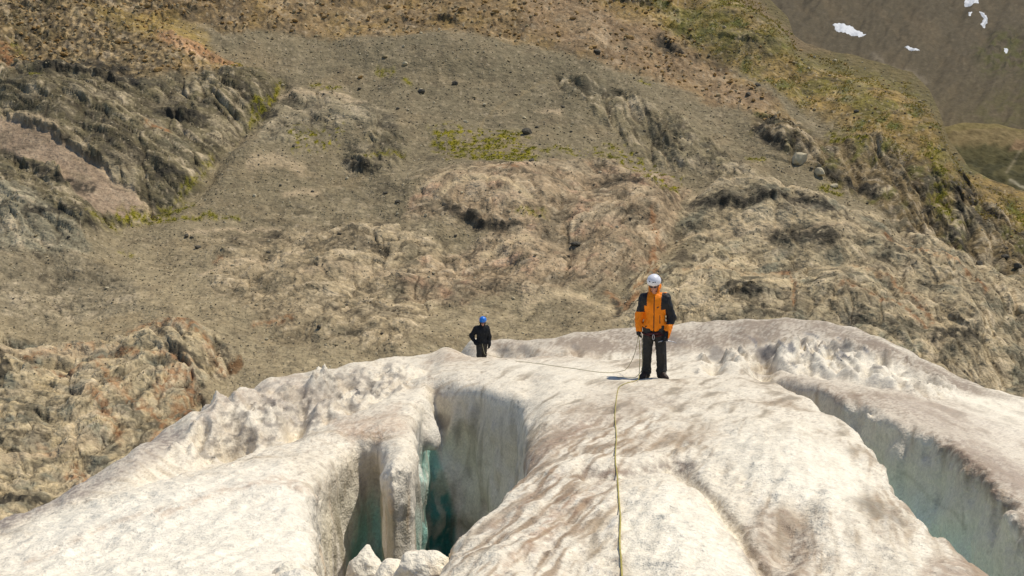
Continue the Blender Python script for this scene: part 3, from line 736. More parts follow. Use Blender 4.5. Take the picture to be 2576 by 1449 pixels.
def gap_col(PX, PY):
    c = np.zeros(PX.shape + (3,)) + C(88, 82, 54)
    t = PY + 10 * fbm(PX / 60, PY / 30, 3, 145)
    def pt(m, k):
        nonlocal c
        c = c + (k - c) * np.clip(m, 0, 1)[..., None]
    pt(sstep(372, 352, t), C(126, 110, 76)); pt(sstep(335, 322, t) * 0.6, C(120, 108, 66))
    pt(0.8 * sstep(380, 400, t) * sstep(-.3, .3, fbm(PX / 40, PY / 26, 3, 146)), C(64, 62, 42))
    pt(0.4 * fstroke([(2570, 372), (2550, 400), (2535, 425)], 4, PX, PY), C(160, 146, 116))
    pt(0.7 * fstroke([(2545, 445), (2580, 462), (2640, 480)], 4, PX, PY), C(170, 160, 134))
    pt(0.6 * fmask([(2556, 350), (2640, 350), (2640, 375), (2540, 372)], 5, PX, PY), C(146, 118, 90))
    return c * (1 + 0.2 * fbm(PX / 12, PY / 9, 3, 147))[..., None]
gpx, gPY, gP = far_sheet('side_ridge', [(2250, 420), (2330, 350), (2370, 318), (2430, 308), (2504, 312), (2552, 322), (2566, 326), (2640, 330), (3300, 360)], 640, 2250, 3200, 300, 150,
          lambda X, Y: 340 + (560 - Y) * 0.35, lambda X, Y: 10 * fbm(X / 90, Y / 50, 4, 150) + 6 * fbm(X / 24, Y / 16, 3, 151) - 14 * sstep(365, 400, Y) , gap_col,
          'turfy side ridge with a dark gully below, right of the spur', (30, -20))
print('far', time.time() - T0)
# ================================================================== THE GLACIER
def plane_Y(px, py):
    """distance at which a line of sight meets the near ice ramp Z = -1.48 - 0.128 Y"""
    u, w = ray_uw(px, py)
    return 1.48 / (-w - 0.128)
def PP(px, py, Y=None):
    return at(px, py, plane_Y(px, py) if Y is None else Y)
cp = []
# near right ramp
for X, Y in [(-.35, 2.5), (1, 2.5), (2.2, 2.5), (-.3, 4), (1, 4), (2.3, 4), (-.35, 5.2), (.6, 5.2), (1.6, 5.2), (2.45, 5.2), (-.1, 7), (1.2, 7), (2.6, 7), (.1, 9), (1.6, 9), (3.2, 9), (.3, 11.5), (2, 11.5), (3.7, 11.5),
             (.2, 13.5), (2.1, 14), (4, 14), (2.6, 17), (4.4, 16.5), (.6, 16.8), (2.6, 19.5), (4.6, 19)]:
    cp.append((X, Y, -1.48 - .128 * Y))
cp += [PP(1200, 907, 22), PP(1400, 910, 22), PP(1600, 913, 22), PP(1780, 915, 21.5), PP(1900, 924, 21), PP(1110, 930, 18.5), PP(1250, 935, 18), PP(1400, 950, 17.2), PP(1100, 905, 23)]
cp += [(-1.6, 27, -6.1), (0, 27, -6.2), (2.5, 26, -6.1), (4.8, 25, -5.9), (-1, 31, -6.7), (-1, 33, -6.75), (-1, 35, -6.75), (1.5, 31, -6.5), (4, 30, -6.1), (.5, 37, -6.9)]
# left bulge
cp += [PP(-350, 1500, 5.2), PP(-350, 1400, 7.0), PP(0, 1449, 6.2), PP(0, 1395, 7.0), PP(0, 1352, 7.9), PP(200, 1400, 6.4), PP(200, 1330, 7.3), PP(200, 1266, 8.5), PP(400, 1440, 5.7), PP(400, 1330, 7.1), PP(400, 1207, 9.5),
       PP(600, 1440, 5.5), PP(580, 1300, 7.2), PP(560, 1200, 8.9), PP(620, 1134, 11), PP(760, 1440, 5.3), PP(740, 1300, 7.0), PP(740, 1180, 8.9), PP(760, 1092, 12), PP(860, 1070, 12.2), PP(850, 1130, 10.6),
       PP(800, 1400, 5.9), PP(790, 1250, 7.7), (-1.3, 2.5, -1.8), (-3, 2.5, -1.9), (-1.4, 4, -2.05), (-3, 4, -2.1)]
cp += [(-4.6, 10.2, -4.0), (-3.9, 12.0, -4.25), (-3.3, 13.6, -4.15), (-5.6, 8.8, -3.8), (-7.5, 8.5, -4.2)]
# dirty back ridge and its far side
cp += [PP(0, 1300, 11), PP(100, 1277, 11.8), PP(250, 1186, 13), PP(330, 1140, 14), PP(400, 1092, 15.5), PP(520, 1010, 18), PP(640, 965, 20), PP(780, 930, 22), PP(870, 915, 23), PP(960, 900, 24.5), PP(1080, 890, 26),
       PP(300, 1190, 12.2), PP(420, 1130, 14), PP(520, 1110, 14.2), PP(620, 1040, 16.5), PP(700, 1000, 18.2), PP(760, 1020, 16.6), PP(860, 980, 18.5), PP(940, 1000, 16.5), PP(980, 950, 20), PP(1050, 925, 22), PP(1030, 980, 17.5), PP(960, 1050, 13.4), PP(-350, 1500, 10)]
for p in [PP(0, 1300, 11), PP(250, 1186, 13), PP(400, 1092, 15.5), PP(520, 1010, 18), PP(640, 965, 20), PP(780, 930, 22), PP(960, 900, 24.5)]:
    cp.append((p[0] * 1.12, p[1] + 3.2, p[2] - 2.6)); cp.append((p[0] * 1.3, p[1] + 9, p[2] - 8.5))
# far rim of the ice
FR = [PP(1180, 862, 36), PP(1260, 851, 38), PP(1340, 856, 39), PP(1460, 836, 41), PP(1600, 823, 42), PP(1800, 806, 42), PP(2000, 800, 40), PP(2120, 815, 38), PP(2220, 850, 36), PP(2330, 905, 33), PP(2450, 965, 30), PP(2576, 1003, 28), PP(2760, 1040, 26)]
cp += FR
for p in FR: cp.append((p[0] * 1.1, p[1] + 4, p[2] - 3.2))
cp += [PP(1130, 885, 31), PP(1400, 878, 33), PP(1520, 880, 33), PP(1700, 868, 33), PP(1850, 860, 32), PP(1760, 900, 27.5), PP(1840, 905, 26.5), PP(1900, 880, 29), PP(1960, 845, 33), PP(2060, 860, 31), PP(2150, 875, 30), PP(2230, 915, 27.5), PP(2320, 950, 25.5), PP(2420, 985, 24),
       PP(1950, 905, 25.5), PP(2060, 915, 25.5), PP(2150, 940, 23.5), PP(2250, 975, 22), (5.6, 23.5, -5.35), (7.4, 21.5, -5.1)]
# shelf right of the right-hand crevasse
cp += [PP(1990, 940, 19.5), PP(2060, 958, 17), PP(2200, 1005, 15.4), PP(2300, 1050, 14.2), PP(2400, 1105, 12.4), PP(2500, 1195, 10.4), PP(2576, 1290, 8.9), PP(2720, 1420, 7.4), PP(2576, 1150, 12.8), PP(2450, 1050, 16.5), PP(2300, 1000, 18.6),
       PP(2576, 1060, 18.5), PP(2480, 1005, 22), PP(2720, 1100, 16), PP(2760, 1250, 10.5), (4.2, 5, -2.75), (4.0, 3, -2.4), (7, 5, -3.3)]
cp = np.array(cp)
def tps_fit(c):
    n = len(c); d = np.hypot(c[:, None, 0] - c[None, :, 0], c[:, None, 1] - c[None, :, 1]) + 1e-9
    A = np.zeros((n + 3, n + 3)); A[:n, :n] = d * d * np.log(d) + np.eye(n) * 0.05
    A[:n, n] = 1; A[:n, n + 1:] = c[:, :2]; A[n, :n] = 1; A[n + 1:, :n] = c[:, :2].T
    b = np.zeros(n + 3); b[:n] = c[:, 2]
    return np.linalg.solve(A, b)
# fit in coordinates that even out the spacing with distance
def qmap(X, Y): return X / Y * 6.0, np.log(Y) * 6.0
cq = cp.copy(); cq[:, 0], cq[:, 1] = qmap(cp[:, 0], cp[:, 1]); cq[:, 2] = cp[:, 2] / cp[:, 1]
wt = tps_fit(cq)
def g_base(X, Y):
    a, b = qmap(X, Y); out = wt[-3] + wt[-2] * a + wt[-1] * b
    for i in range(len(cq)):
        r2 = (a - cq[i, 0]) ** 2 + (b - cq[i, 1]) ** 2 + 1e-9
        out = out + wt[i] * 0.5 * r2 * np.log(r2)
    return out * Y

ug = np.concatenate([-0.62 - 0.30 * np.linspace(1, 0, 36, endpoint=False) ** 1.4, np.linspace(-0.62, 0.62, 600), 0.62 + 0.30 * np.linspace(0, 1, 37)[1:] ** 1.4])
wg = np.concatenate([-0.446 - 0.55 * np.linspace(1, 0, 70, endpoint=False) ** 1.5, np.linspace(-0.446, -0.135, 158)])
NY = 262
yg = np.concatenate([np.exp(np.linspace(math.log(2.6), math.log(4.6), 22, endpoint=False)), np.exp(np.linspace(math.log(4.6), math.log(47), NY - 22))])
U2, Y2 = np.meshgrid(ug, yg, indexing='ij')
X2 = U2 * Y2
G = g_base(X2, Y2)
def px2(X, Y, Z): return to_px(X, Y, Z)
GPX, GPY = to_px(X2, Y2, G)

# authored relief of the ice surface, in metres
def gs(pts, w):  # stroke mask over the ice in plan (points given by where they are seen and projected onto the ice)
    return fstroke(pts, w, GPX, GPY)
near = sstep(30, 6, Y2)
G = G + 0.05 * fbm(X2 / 0.9, Y2 / 1.4, 3, 201) + 0.022 * fbm(X2 / .26, Y2 / .42, 3, 203) * near
G = G + 0.22 * fbm(X2 / 3.5, Y2 / 4.5, 3, 205) * sstep(12, 26, Y2)
# streaked furrows running up the ramp
a_ = X2 * math.cos(.30) - Y2 * math.sin(.30) * .9
G = G + (0.014 * perlin(a_ / 0.16 + .5 * perlin(X2, Y2, 3), Y2 / 2.4, 207) + 0.009 * perlin(a_ / 0.075 + .4 * perlin(X2 * 2, Y2 * 2, 3), Y2 / 1.2, 208)) * sstep(20, 7, Y2)
front = (X2 > -0.5 + 0 * Y2)
# grooves
G -= 0.085 * gs([(1690, 1165), (1740, 1205), (1800, 1262), (1850, 1315), (1900, 1390), (1950, 1470)], 15)
G -= 0.10 * gs([(1470, 1185), (1560, 1190), (1640, 1175), (1720, 1165)], 13)
G += 0.10 * dome(0, 0, 1, 1, 0, 0)[0, 0]
def mound(x0, y0, rx, ry, ang, hgt):
    a = math.radians(ang); dx = GPX - x0; dy = GPY - y0
    u = (dx * math.cos(a) + dy * math.sin(a)) / rx; v = (-dx * math.sin(a) + dy * math.cos(a)) / ry
    return hgt * np.exp(-(u * u + v * v))
G += mound(2010, 1200, 190, 90, 38, .13) + mound(1680, 1330, 120, 90, 30, .10) + mound(1250, 1400, 120, 60, -50, .05)
G -= mound(1980, 1360, 120, 50, -60, .10)
# serac bumps and melt holes, far right
ser = fmask([(1870, 850), (1960, 825), (2080, 830), (2200, 870), (2320, 930), (2420, 985), (2300, 1000), (2120, 950), (1900, 925), (1760, 925), (1760, 870)], 14, GPX, GPY)
G += ser * (0.62 * np.abs(perlin(X2 / .9, Y2 / 2.2, 211)) + .34 * np.abs(perlin(X2 / .42, Y2 / .9, 212)) + .1 * perlin(X2 / .2, Y2 / .5, 213) - .15)
for (x0, y0, rx, ry, an, h) in [(1800, 892, 26, 26, 0, -.75), (1925, 893, 30, 30, 8, -1.1), (2090, 885, 10, 22, 30, -.5), (2050, 880, 6, 22, 25, -.4), (2020, 875, 5, 22, 25, -.35), (2210, 925, 14, 8, 0, -.35), (1990, 860, 30, 20, 20, .35), (2050, 858, 26, 22, 0, .4),
                                (1270, 880, 30, 12, 0, -.45), (1320, 880, 22, 14, 0, -.55), (1450, 880, 14, 12, 0, -.4), (1420, 890, 40, 10, 0, .25)]:
    G += mound(x0, y0, rx, ry, an, h)
# broken dirty ridge on the left
rid = fmask([(560, 1010), (660, 965), (800, 925), (960, 905), (1060, 930), (1000, 990), (860, 1040), (740, 1090), (600, 1140), (480, 1170), (420, 1150), (500, 1060)], 16, GPX, GPY)
G += rid * (0.26 * perlin(X2 / .8, Y2 / 1.6, 215) - 0.26 * np.abs(perlin(X2 / .34, Y2 / .8, 217)) + .08 + .10 * perlin(X2 / .12, Y2 / .3, 218))
for (x0, y0, rx, ry, an, h) in [(590, 1105, 46, 26, -14, -.45), (560, 1080, 44, 20, -14, .25), (740, 1050, 26, 34, 20, -.45), (715, 960, 30, 16, -20, .25), (810, 938, 34, 10, -14, .3), (905, 928, 46, 12, 4, .3), (850, 965, 18, 12, 0, -.3), (760, 1000, 14, 18, 0, -.3), (560, 1040, 60, 14, -30, .15), (940, 975, 20, 12, 0, -.25)]:
    G += mound(x0, y0, rx, ry, an, h)
# wide trough right of the big wall
G -= mound(1330, 1020, 34, 80, 0, .10)

# trim the ice so that its crest line stands where the photograph shows it
SKY = [(-400, 1480), (0, 1302), (100, 1276), (250, 1186), (400, 1091), (520, 1010), (640, 965), (780, 930), (850, 921), (960, 901), (1080, 891), (1180, 861), (1250, 851), (1340, 856), (1460, 836), (1600, 822), (1800, 806),
       (2000, 800), (2120, 815), (2220, 850), (2330, 905), (2450, 965), (2576, 1001), (2760, 1040), (3100, 1110)]
su, sw = ray_uw([p[0] for p in SKY], [p[1] for p in SKY]); wt_ = np.interp(ug, su, sw)
for _ in range(3):
    rat = np.where(Y2 > 10, G / Y2, -9); jm = rat.argmax(1); e = rat.max(1) - wt_
    e = np.convolve(np.pad(e, 10, 'edge'), np.ones(21) / 21, 'valid'); lm = np.log(yg[jm]); lm = np.convolve(np.pad(lm, 12, 'edge'), np.ones(25) / 25, 'valid')
    G -= e[:, None] * Y2 * np.where(np.log(Y2) < lm[:, None], np.exp(-((np.log(Y2) - lm[:, None]) / .22) ** 2), 1)
print('crest error', np.abs(e).max() * FD)
# crevasses (plan outlines at the rim and 3.5 m further down)
TOP = [(-1.0, 2.3), (-1.12, 4.5), (-1.25, 6.0), (-1.58, 7.6), (-1.86, 9.2), (-1.86, 10.5), (-1.72, 11.2), (-1.5, 11.25), (-1.38, 10.4), (-1.27, 9.5), (-1.14, 9.15), (-1.0, 9.5),
       (-1.03, 10.6), (-1.15, 11.6), (-1.26, 12.6), (-1.37, 15.0), (-1.52, 17.9), (-1.44, 18.1), (-.62, 17.0), (.12, 15.0), (.16, 11), (.09, 8.75), (-.14, 7.3), (-.42, 6.35), (-.47, 5.4), (-.45, 4.9), (-.38, 2.3)]
BOT = [(-.8, 2.3), (-.9, 4.5), (-1.0, 6.0), (-1.30, 7.6), (-1.62, 9.2), (-1.80, 10.8), (-1.72, 12.4), (-1.5, 12.6), (-1.38, 11.0), (-1.22, 9.6), (-1.10, 9.15), (-.98, 9.5),
       (-1.08, 10.8), (-1.25, 12.6), (-1.5, 14.8), (-1.5, 16.8), (-.9, 17.3), (-.68, 17.0), (-.55, 16.3), (-.4, 15.6), (.06, 14.4), (.24, 11), (.30, 8.75), (.15, 7.3), (0, 6.35), (0, 5.4), (0, 4.9), (0, 2.3)]
RTOP = [(2.1, 2.3), (2.42, 4), (2.58, 5), (2.69, 5.67), (2.90, 6.74), (3.19, 8.1), (3.82, 10.4), (4.08, 12), (4.5, 15.3), (4.86, 19.6), (5.0, 20.6), (5.05, 18.6), (5.1, 16.6), (5.25, 15.2), (5.3, 14.2), (5.5, 12.5), (5.1, 10.5), (4.65, 9.0), (4.25, 6.2), (4.1, 4.2), (4.0, 2.3)]
RBOT = [(2.4, 2.3), (2.7, 4), (2.85, 5), (2.96, 5.67), (3.15, 6.74), (3.4, 8.1), (3.95, 10.4), (4.15, 12), (4.5, 15.3), (4.75, 18.6), (4.8, 19.0), (4.75, 17.6), (4.72, 16.4), (4.72, 15.0), (4.75, 14.0), (4.7, 12.3), (4.45, 10.3), (4.1, 8.9), (3.7, 6.2), (3.6, 4.2), (3.5, 2.3)]
wob = 0.05 * fbm(X2 / .7, Y2 / 1.1, 3, 221)
Xw = X2 + wob; Yw = Y2 + 0.10 * fbm(X2 / .8, Y2 / 1.2, 3, 223)
dT = sdf_poly(Xw, Yw, TOP); dB = sdf_poly(Xw, Yw, BOT)
rg = .11 * fbm(X2 / .45, Y2 / .6, 3, 225) * sstep(0, .6, X2 - (2.1 + .16 * Y2))
rT = sdf_poly(Xw + rg, Yw, RTOP) + .5 * rg; rB = sdf_poly(Xw, Yw, RBOT)
# the brinks sag a little before they break off
G -= 0.10 * np.exp(-np.clip(dT, 0, 9) / .35) + 0.05 * np.exp(-np.clip(rT, 0, 9) / .3)

def smax(a, b, k):
    h = np.clip(0.5 + 0.5 * (a - b) / k, 0, 1)
    return b + (a - b) * h + k * h * (1 - h)
def smin(a, b, k): return -smax(-a, -b, k)

bounce_fill = sstep(-.75, -.35, X2) * sstep(8.0, 10.0, Y2)      # unseen snow fill in the wide end, added to brighten the big wall
F = np.empty((len(ug), len(yg), len(wg)), np.float32)
Gf = G.astype(np.float32)
slope_k = 0.93
for j in range(len(yg)):                     # one slice of constant distance at a time
    Zs = (wg[None, :] * yg[j]).astype(np.float32)
    g = Gf[:, j][:, None]
    f = (Zs - g) * slope_k
    if yg[j] < 24:
        t = np.clip((g - Zs) / 3.5, 0, 1.15); kk = 0.10 + 0.012 * yg[j]
        c1 = dT[:, j][:, None] * (1 - t) + dB[:, j][:, None] * t
        c2 = rT[:, j][:, None] * (1 - t) + rB[:, j][:, None] * t
        c1 = np.maximum(c1, (g - 6.3 + 3.4 * bounce_fill[:, j][:, None]) - Zs); c2 = np.maximum(c2, (g - 6.0) - Zs)
        f = smax(f, -c1, kk * .75); f = smax(f, -c2, kk * .6)
    F[:, j, :] = f
print('glacier field', F.shape, time.time() - T0)

def capsule(X, Y, Zc, a, b, ra, rb):
    a = np.asarray(a, float); b = np.asarray(b, float); d = b - a; L = d @ d + 1e-12
    t = np.clip(((X - a[0]) * d[0] + (Y - a[1]) * d[1] + (Zc - a[2]) * d[2]) / L, 0, 1)
    return np.sqrt((X - a[0] - t * d[0]) ** 2 + (Y - a[1] - t * d[1]) ** 2 + (Zc - a[2] - t * d[2]) ** 2) - (ra + (rb - ra) * t)
def add_blob(a, b, ra, rb, k=.12):
    """fuse a rounded mass of ice to the glacier between two points"""
    lo = np.minimum(a, b) - max(ra, rb) - .35; hi = np.maximum(a, b) + max(ra, rb) + .35
    j0, j1 = np.searchsorted(yg, [lo[1], hi[1]]); j0 = max(j0, 0)
    if j1 <= j0: return
    i0, i1 = np.searchsorted(ug, [min(lo[0] / yg[j0], lo[0] / yg[j1 - 1]), max(hi[0] / yg[j0], hi[0] / yg[j1 - 1])])
    k0, k1 = np.searchsorted(wg, [min(lo[2] / yg[j0], lo[2] / yg[j1 - 1]), max(hi[2] / yg[j0], hi[2] / yg[j1 - 1])])
    uu, yy, ww = np.meshgrid(ug[i0:i1], yg[j0:j1], wg[k0:k1], indexing='ij')
    d = capsule(uu * yy, yy, ww * yy, a, b, ra, rb).astype(np.float32)
    F[i0:i1, j0:j1, k0:k1] = smin(F[i0:i1, j0:j1, k0:k1], d, k)
def PT(px, py, Y): return np.array(at(px, py, Y))
# hanging white wedge between the dark slot and the big wall
add_blob(PT(1058, 1030, 16.0), PT(1104, 1150, 15.2), .20, .02, .16)
# knob of snow caught in the slot

# fin between the two slots: bulging foot

# rubble at the mouth of the crevasse
add_blob(PT(745, 1480, 5.4), PT(800, 1500, 5.6), .12, .10, .06)

# small-scale relief in a band round the surface
band = np.abs(F) < (0.16 + 0.02 * yg)[None, :, None]
I, J, K = np.nonzero(band)
Xb = (ug[I] * yg[J]).astype(np.float32); Yb_ = yg[J].astype(np.float32); Zb = (wg[K] * yg[J]).astype(np.float32)
dep = Gf[I, J] - Zb                                        # depth below the open surface
wall = sstep(0.15, 0.7, dep)
fine = sstep(16, 7, Yb_)
nz = 0.055 * perlin3(Xb * 1.6, Yb_ * 1.6, Zb * 1.6, 1) * (0.4 + wall)
nz += wall * 0.09 * sstep(10, 14, Yb_) * perlin3(Xb * 2.2, Yb_ * 2.2, Zb * 2.0, 8)
nz += wall * (0.05 + .04 * sstep(10, 14, Yb_)) * perlin3(Xb * 3.6, Yb_ * 3.0, Zb * .8, 2) + wall * .028 * perlin3(Xb * 8, Yb_ * 7, Zb * 2.0, 3)
nz += (1 - .6 * wall) * 0.018 * np.abs(perlin3(Xb * 6.5, Yb_ * 5.5, Zb * 6.5, 7)) * fine
nz += (1 - .6 * wall) * 0.020 * perlin3(Xb * 4.5, Yb_ * 4.5, Zb * 4.5, 4) * (.4 + .6 * fine) + (1 - .5 * wall) * .010 * perlin3(Xb * 11, Yb_ * 9, Zb * 11, 5) * fine * 1.9
F[I, J, K] += nz
print('glacier noise', len(I), time.time() - T0)
gv, gq = surface_nets(F)
del F, band, I, J, K
gu = np.interp(gv[:, 0], np.arange(len(ug)), ug); gy = np.interp(gv[:, 1], np.arange(len(yg)), yg); gw = np.interp(gv[:, 2], np.arange(len(wg)), wg)
GX = gu * gy; GY_ = gy; GZ = gw * gy
# height of the open surface and crevasse distances at the vertices
ui = gv[:, 0]; yi = gv[:, 1]
def samp(A):
    i = np.clip(ui.astype(int), 0, A.shape[0] - 2); j = np.clip(yi.astype(int), 0, A.shape[1] - 2); fx = ui - i; fy = yi - j
    return A[i, j] * (1 - fx) * (1 - fy) + A[i + 1, j] * fx * (1 - fy) + A[i, j + 1] * (1 - fx) * fy + A[i + 1, j + 1] * fx * fy
vdep = samp(G) - GZ; vdT = samp(dT); vrT = samp(rT)
vpx, vpy = to_px(GX, GY_, GZ)
wobx = vpx + 14 * fbm(GX * 1.3, GY_ * .9, 3, 231) * 1.0; woby = vpy + 10 * fbm(GX * 1.1, GY_ * .8, 3, 233)
def gm(poly, b): return fmask(poly, b, wobx, woby)
def gk(pts, w): return fstroke(pts, w, wobx, woby)
gc = np.zeros((len(GX), 3), np.float32) + C(233, 222, 200)
def gput(m, c):
    global gc
    gc = gc + (np.asarray(c, np.float32) - gc) * np.clip(m, 0, 1)[:, None]
openness = sstep(0.55, 0.15, vdep)
# dirt streaks: along the ramp on the right, along the bulge on the left
DIRT = C(150, 131, 103); GREY = C(134, 127, 112); BRN = C(174, 153, 122)
right = sstep(-0.9, -0.2, GX - 0) * sstep(0, 1, 1 + 0 * GX)
ax_ = GX * math.cos(.42) - GY_ * math.sin(.42) * .75
stR = fbm(ax_ / .26 + .6 * perlin(GX * .6, GY_ * .5, 1), (GX * .4 + GY_) / 1.9, 4, 235, .62)
stF = fbm(ax_ / .075 + .8 * perlin(GX * 1.2, GY_ * .8, 4), (GX * .4 + GY_) / 1.1, 3, 236, .6) * sstep(16, 8, GY_)
patch = fbm(GX / 1.6, GY_ / 3.0, 3, 237)
ax2 = (GX + 3) * .42 + (GY_ - 7) * .9
stL = fbm(ax2 / .22 + .8 * perlin(GX * .7, GY_ * .6, 2), (GX * .9 - GY_ * .4) / 2.2, 4, 239, .6)
isR = (GX > -.6)
gput(openness * isR * sstep(-.05, .55, stR + .4 * patch + .02) * .62, DIRT)
gput(openness * isR * sstep(.0, .6, stF + .5 * patch) * .62, C(158, 134, 102)); gput(openness * isR * sstep(.25, .75, -stF) * .5, C(244, 236, 220))
sreg = fmask([(1110, 1480), (1140, 1330), (1290, 1180), (1450, 1050), (1600, 1020), (1700, 1060), (1560, 1200), (1480, 1320), (1400, 1480)], 40, wobx, woby)
gput(openness * sreg * sstep(-.05, .35, stF + .25 * patch) * .62, C(152, 126, 98)); gput(openness * sreg * sstep(.1, .5, stR) * .45, C(142, 120, 98))
gput(openness * isR * sstep(.25, .75, stR + .35 * patch) * .55, GREY)
gput(openness * (~isR) * sstep(.1, .7, fbm(ax2 / .07 + .8 * perlin(GX * .7, GY_ * .6, 2), (GX * .9 - GY_ * .4) / 1.6, 3, 240, .6)) * .38, BRN)
gput(openness * (~isR) * sstep(.12, .6, stL + .2 * patch) * .5, BRN)
grit = fbm(GX * 16, GY_ * 10, 3, 241)
gput(openness * sstep(.1, .7, grit + .5 * patch) * .42, C(150, 128, 108))
gput(openness * sstep(.35, .7, fbm(GX * 34, GY_ * 20, 2, 242)) * .4, C(120, 104, 88))
# bright clean patches
for pl, a in [([(1780, 1090), (1990, 1075), (2130, 1130), (2200, 1230), (2130, 1270), (1960, 1250), (1850, 1190)], .75), ([(1560, 1240), (1690, 1215), (1790, 1290), (1860, 1390), (1900, 1460), (1580, 1460)], .75),
              ([(100, 1300), (400, 1215), (700, 1190), (760, 1260), (790, 1449), (400, 1470), (100, 1449)], .6), ([(1250, 910), (1500, 915), (1560, 950), (1420, 960), (1330, 940)], .6), ([(1960, 880), (2200, 900), (2400, 985), (2250, 970), (2100, 940)], .5), ([(2380, 990), (2620, 1000), (2640, 1120), (2450, 1060)], .5), ([(2080, 1370), (2330, 1360), (2460, 1470), (2200, 1470)], .5)]:
    gput(gm(pl, 26) * a * openness, C(246, 237, 216))
gput(gm([(-80, 1390), (200, 1300), (420, 1215), (700, 1170), (800, 1260), (790, 1500), (-80, 1500)], 30) * .55 * openness, C(240, 232, 214))
# dirty areas
for pl, c, a in [([(-300, 1380), (0, 1290), (250, 1180), (400, 1085), (480, 1060), (450, 1120), (330, 1195), (180, 1260), (0, 1340), (-300, 1450)], C(148, 135, 124), 1.0), ([(480, 1060), (530, 1005), (640, 960), (760, 935), (780, 990), (700, 1020), (600, 1010), (520, 1060)], C(176, 156, 138), .55),
                 ([(700, 1010), (800, 960), (860, 985), (800, 1060), (730, 1090), (700, 1060)], C(140, 130, 122), .6), ([(1200, 860), (1340, 852), (1460, 835), (1620, 820), (1900, 798), (2060, 800), (2180, 835), (2330, 905), (2480, 985), (2600, 1010), (2420, 985), (2230, 900), (2080, 850), (1960, 850), (1860, 870), (1700, 885), (1520, 890), (1400, 872), (1240, 872)], C(150, 134, 116), 1.1),
                 ([(1080, 885), (1200, 858), (1400, 880), (1500, 900), (1200, 905), (1060, 920)], C(180, 156, 130), .6), ([(1880, 925), (2060, 950), (2250, 985), (2450, 1080), (2576, 1190), (2700, 1300), (2700, 1420), (2576, 1320), (2480, 1210), (2340, 1100), (2200, 1035), (2040, 985)], C(152, 132, 112), .85),
                 ([(2200, 985), (2400, 1010), (2600, 1090), (2700, 1300), (2560, 1240), (2400, 1100)], C(186, 170, 154), .5), ([(1480, 985), (1640, 975), (1700, 1010), (1560, 1060), (1450, 1110), (1350, 1180), (1300, 1180), (1400, 1050)], C(172, 154, 134), .5),
                 ([(1870, 1330), (1920, 1270), (2020, 1290), (2060, 1370), (2030, 1470), (1930, 1470), (1880, 1400)], C(154, 132, 110), .7), ([(2330, 1400), (2440, 1395), (2560, 1480), (2300, 1480)], C(150, 122, 98), .6), ([(1560, 1090), (1760, 1060), (1830, 1095), (1700, 1130), (1560, 1140)], C(170, 148, 122), .5),
                 ([(820, 1060), (1000, 1020), (1040, 1080), (960, 1110), (880, 1105)], C(186, 158, 132), .55)]:
    gput(gm(pl, 16) * a * (.45 + .55 * sstep(-.3, .4, grit + .6 * patch)) * sstep(1.2, .3, vdep), c)
for pts, w, c, a in [([(1690, 1165), (1740, 1205), (1800, 1262), (1850, 1315), (1900, 1390), (1950, 1470)], 8, C(140, 126, 110), .7), ([(1470, 1190), (1560, 1188), (1640, 1172), (1735, 1170)], 16, C(128, 112, 100), .75), ([(1400, 1190), (1330, 1260), (1250, 1330)], 16, C(162, 134, 110), .5), ([(1480, 1060), (1400, 1110), (1330, 1170)], 14, C(156, 128, 108), .5),
                     ([(1560, 1180), (1440, 1290), (1330, 1380)], 16, C(166, 134, 106), .45), ([(1250, 1449), (1330, 1340), (1450, 1250)], 14, C(166, 128, 98), .5), ([(400, 1300), (560, 1230), (700, 1205), (770, 1230)], 10, C(178, 146, 118), .5), ([(60, 1420), (250, 1330), (440, 1270)], 9, C(190, 164, 138), .45),
                     ([(2400, 1130), (2470, 1190), (2520, 1250), (2560, 1330)], 16, C(132, 112, 96), .6), ([(1080, 910), (1075, 930), (1085, 960)], 6, C(150, 128, 106), .6), ([(900, 1080), (930, 1095), (965, 1085)], 9, C(160, 130, 100), .7), ([(1110, 985), (1130, 1060), (1145, 1110)], 7, C(128, 112, 98), .7), ([(840, 1290), (860, 1360), (850, 1440)], 7, C(196, 172, 140), .5)]:
    gput(gk(pts, w) * a * sstep(-.5, .3, grit), c)
gput(ser * 0 if False else 0 * vdep, GREY)
stk_far = fmask([(1870, 850), (2100, 830), (2200, 870), (2150, 930), (1950, 925)], 12, wobx, woby)
gput(stk_far * sstep(.2, .5, fbm((vpx - vpy) / 22, (vpx + vpy) / 70, 3, 245)) * .9, C(120, 118, 118))
for x0, y0, rx, ry, a_c in [(1925, 893, 30, 26, .9), (1800, 890, 20, 22, .7), (2088, 884, 9, 20, .8), (2050, 880, 5, 20, .8), (2030, 878, 4, 18, .7), (2210, 926, 12, 6, .8), (1700, 860, 40, 8, .4), (2130, 870, 16, 8, .6), (1270, 882, 22, 7, .6), (1320, 880, 18, 10, .6), (1450, 880, 12, 8, .5), (2000, 912, 30, 5, .5)]:
    gput(a_c * sstep(1.25, .5, np.hypot((wobx - x0) / rx, (woby - y0) / ry)), C(120, 113, 106))  # grey patches paint hollow shade into the ice colour at the melt holes
lf = fmask([(560, 1010), (720, 950), (1000, 910), (1040, 980), (860, 1040), (700, 1110), (480, 1170)], 12, wobx, woby)
gput(lf * sstep(.05, .35, fbm(vpx / 26, vpy / 20, 3, 247)) * .75, C(136, 128, 118))
gput(lf * .35 * sstep(-.3, .4, fbm(vpx / 60, vpy / 40, 3, 248)), C(170, 156, 138))
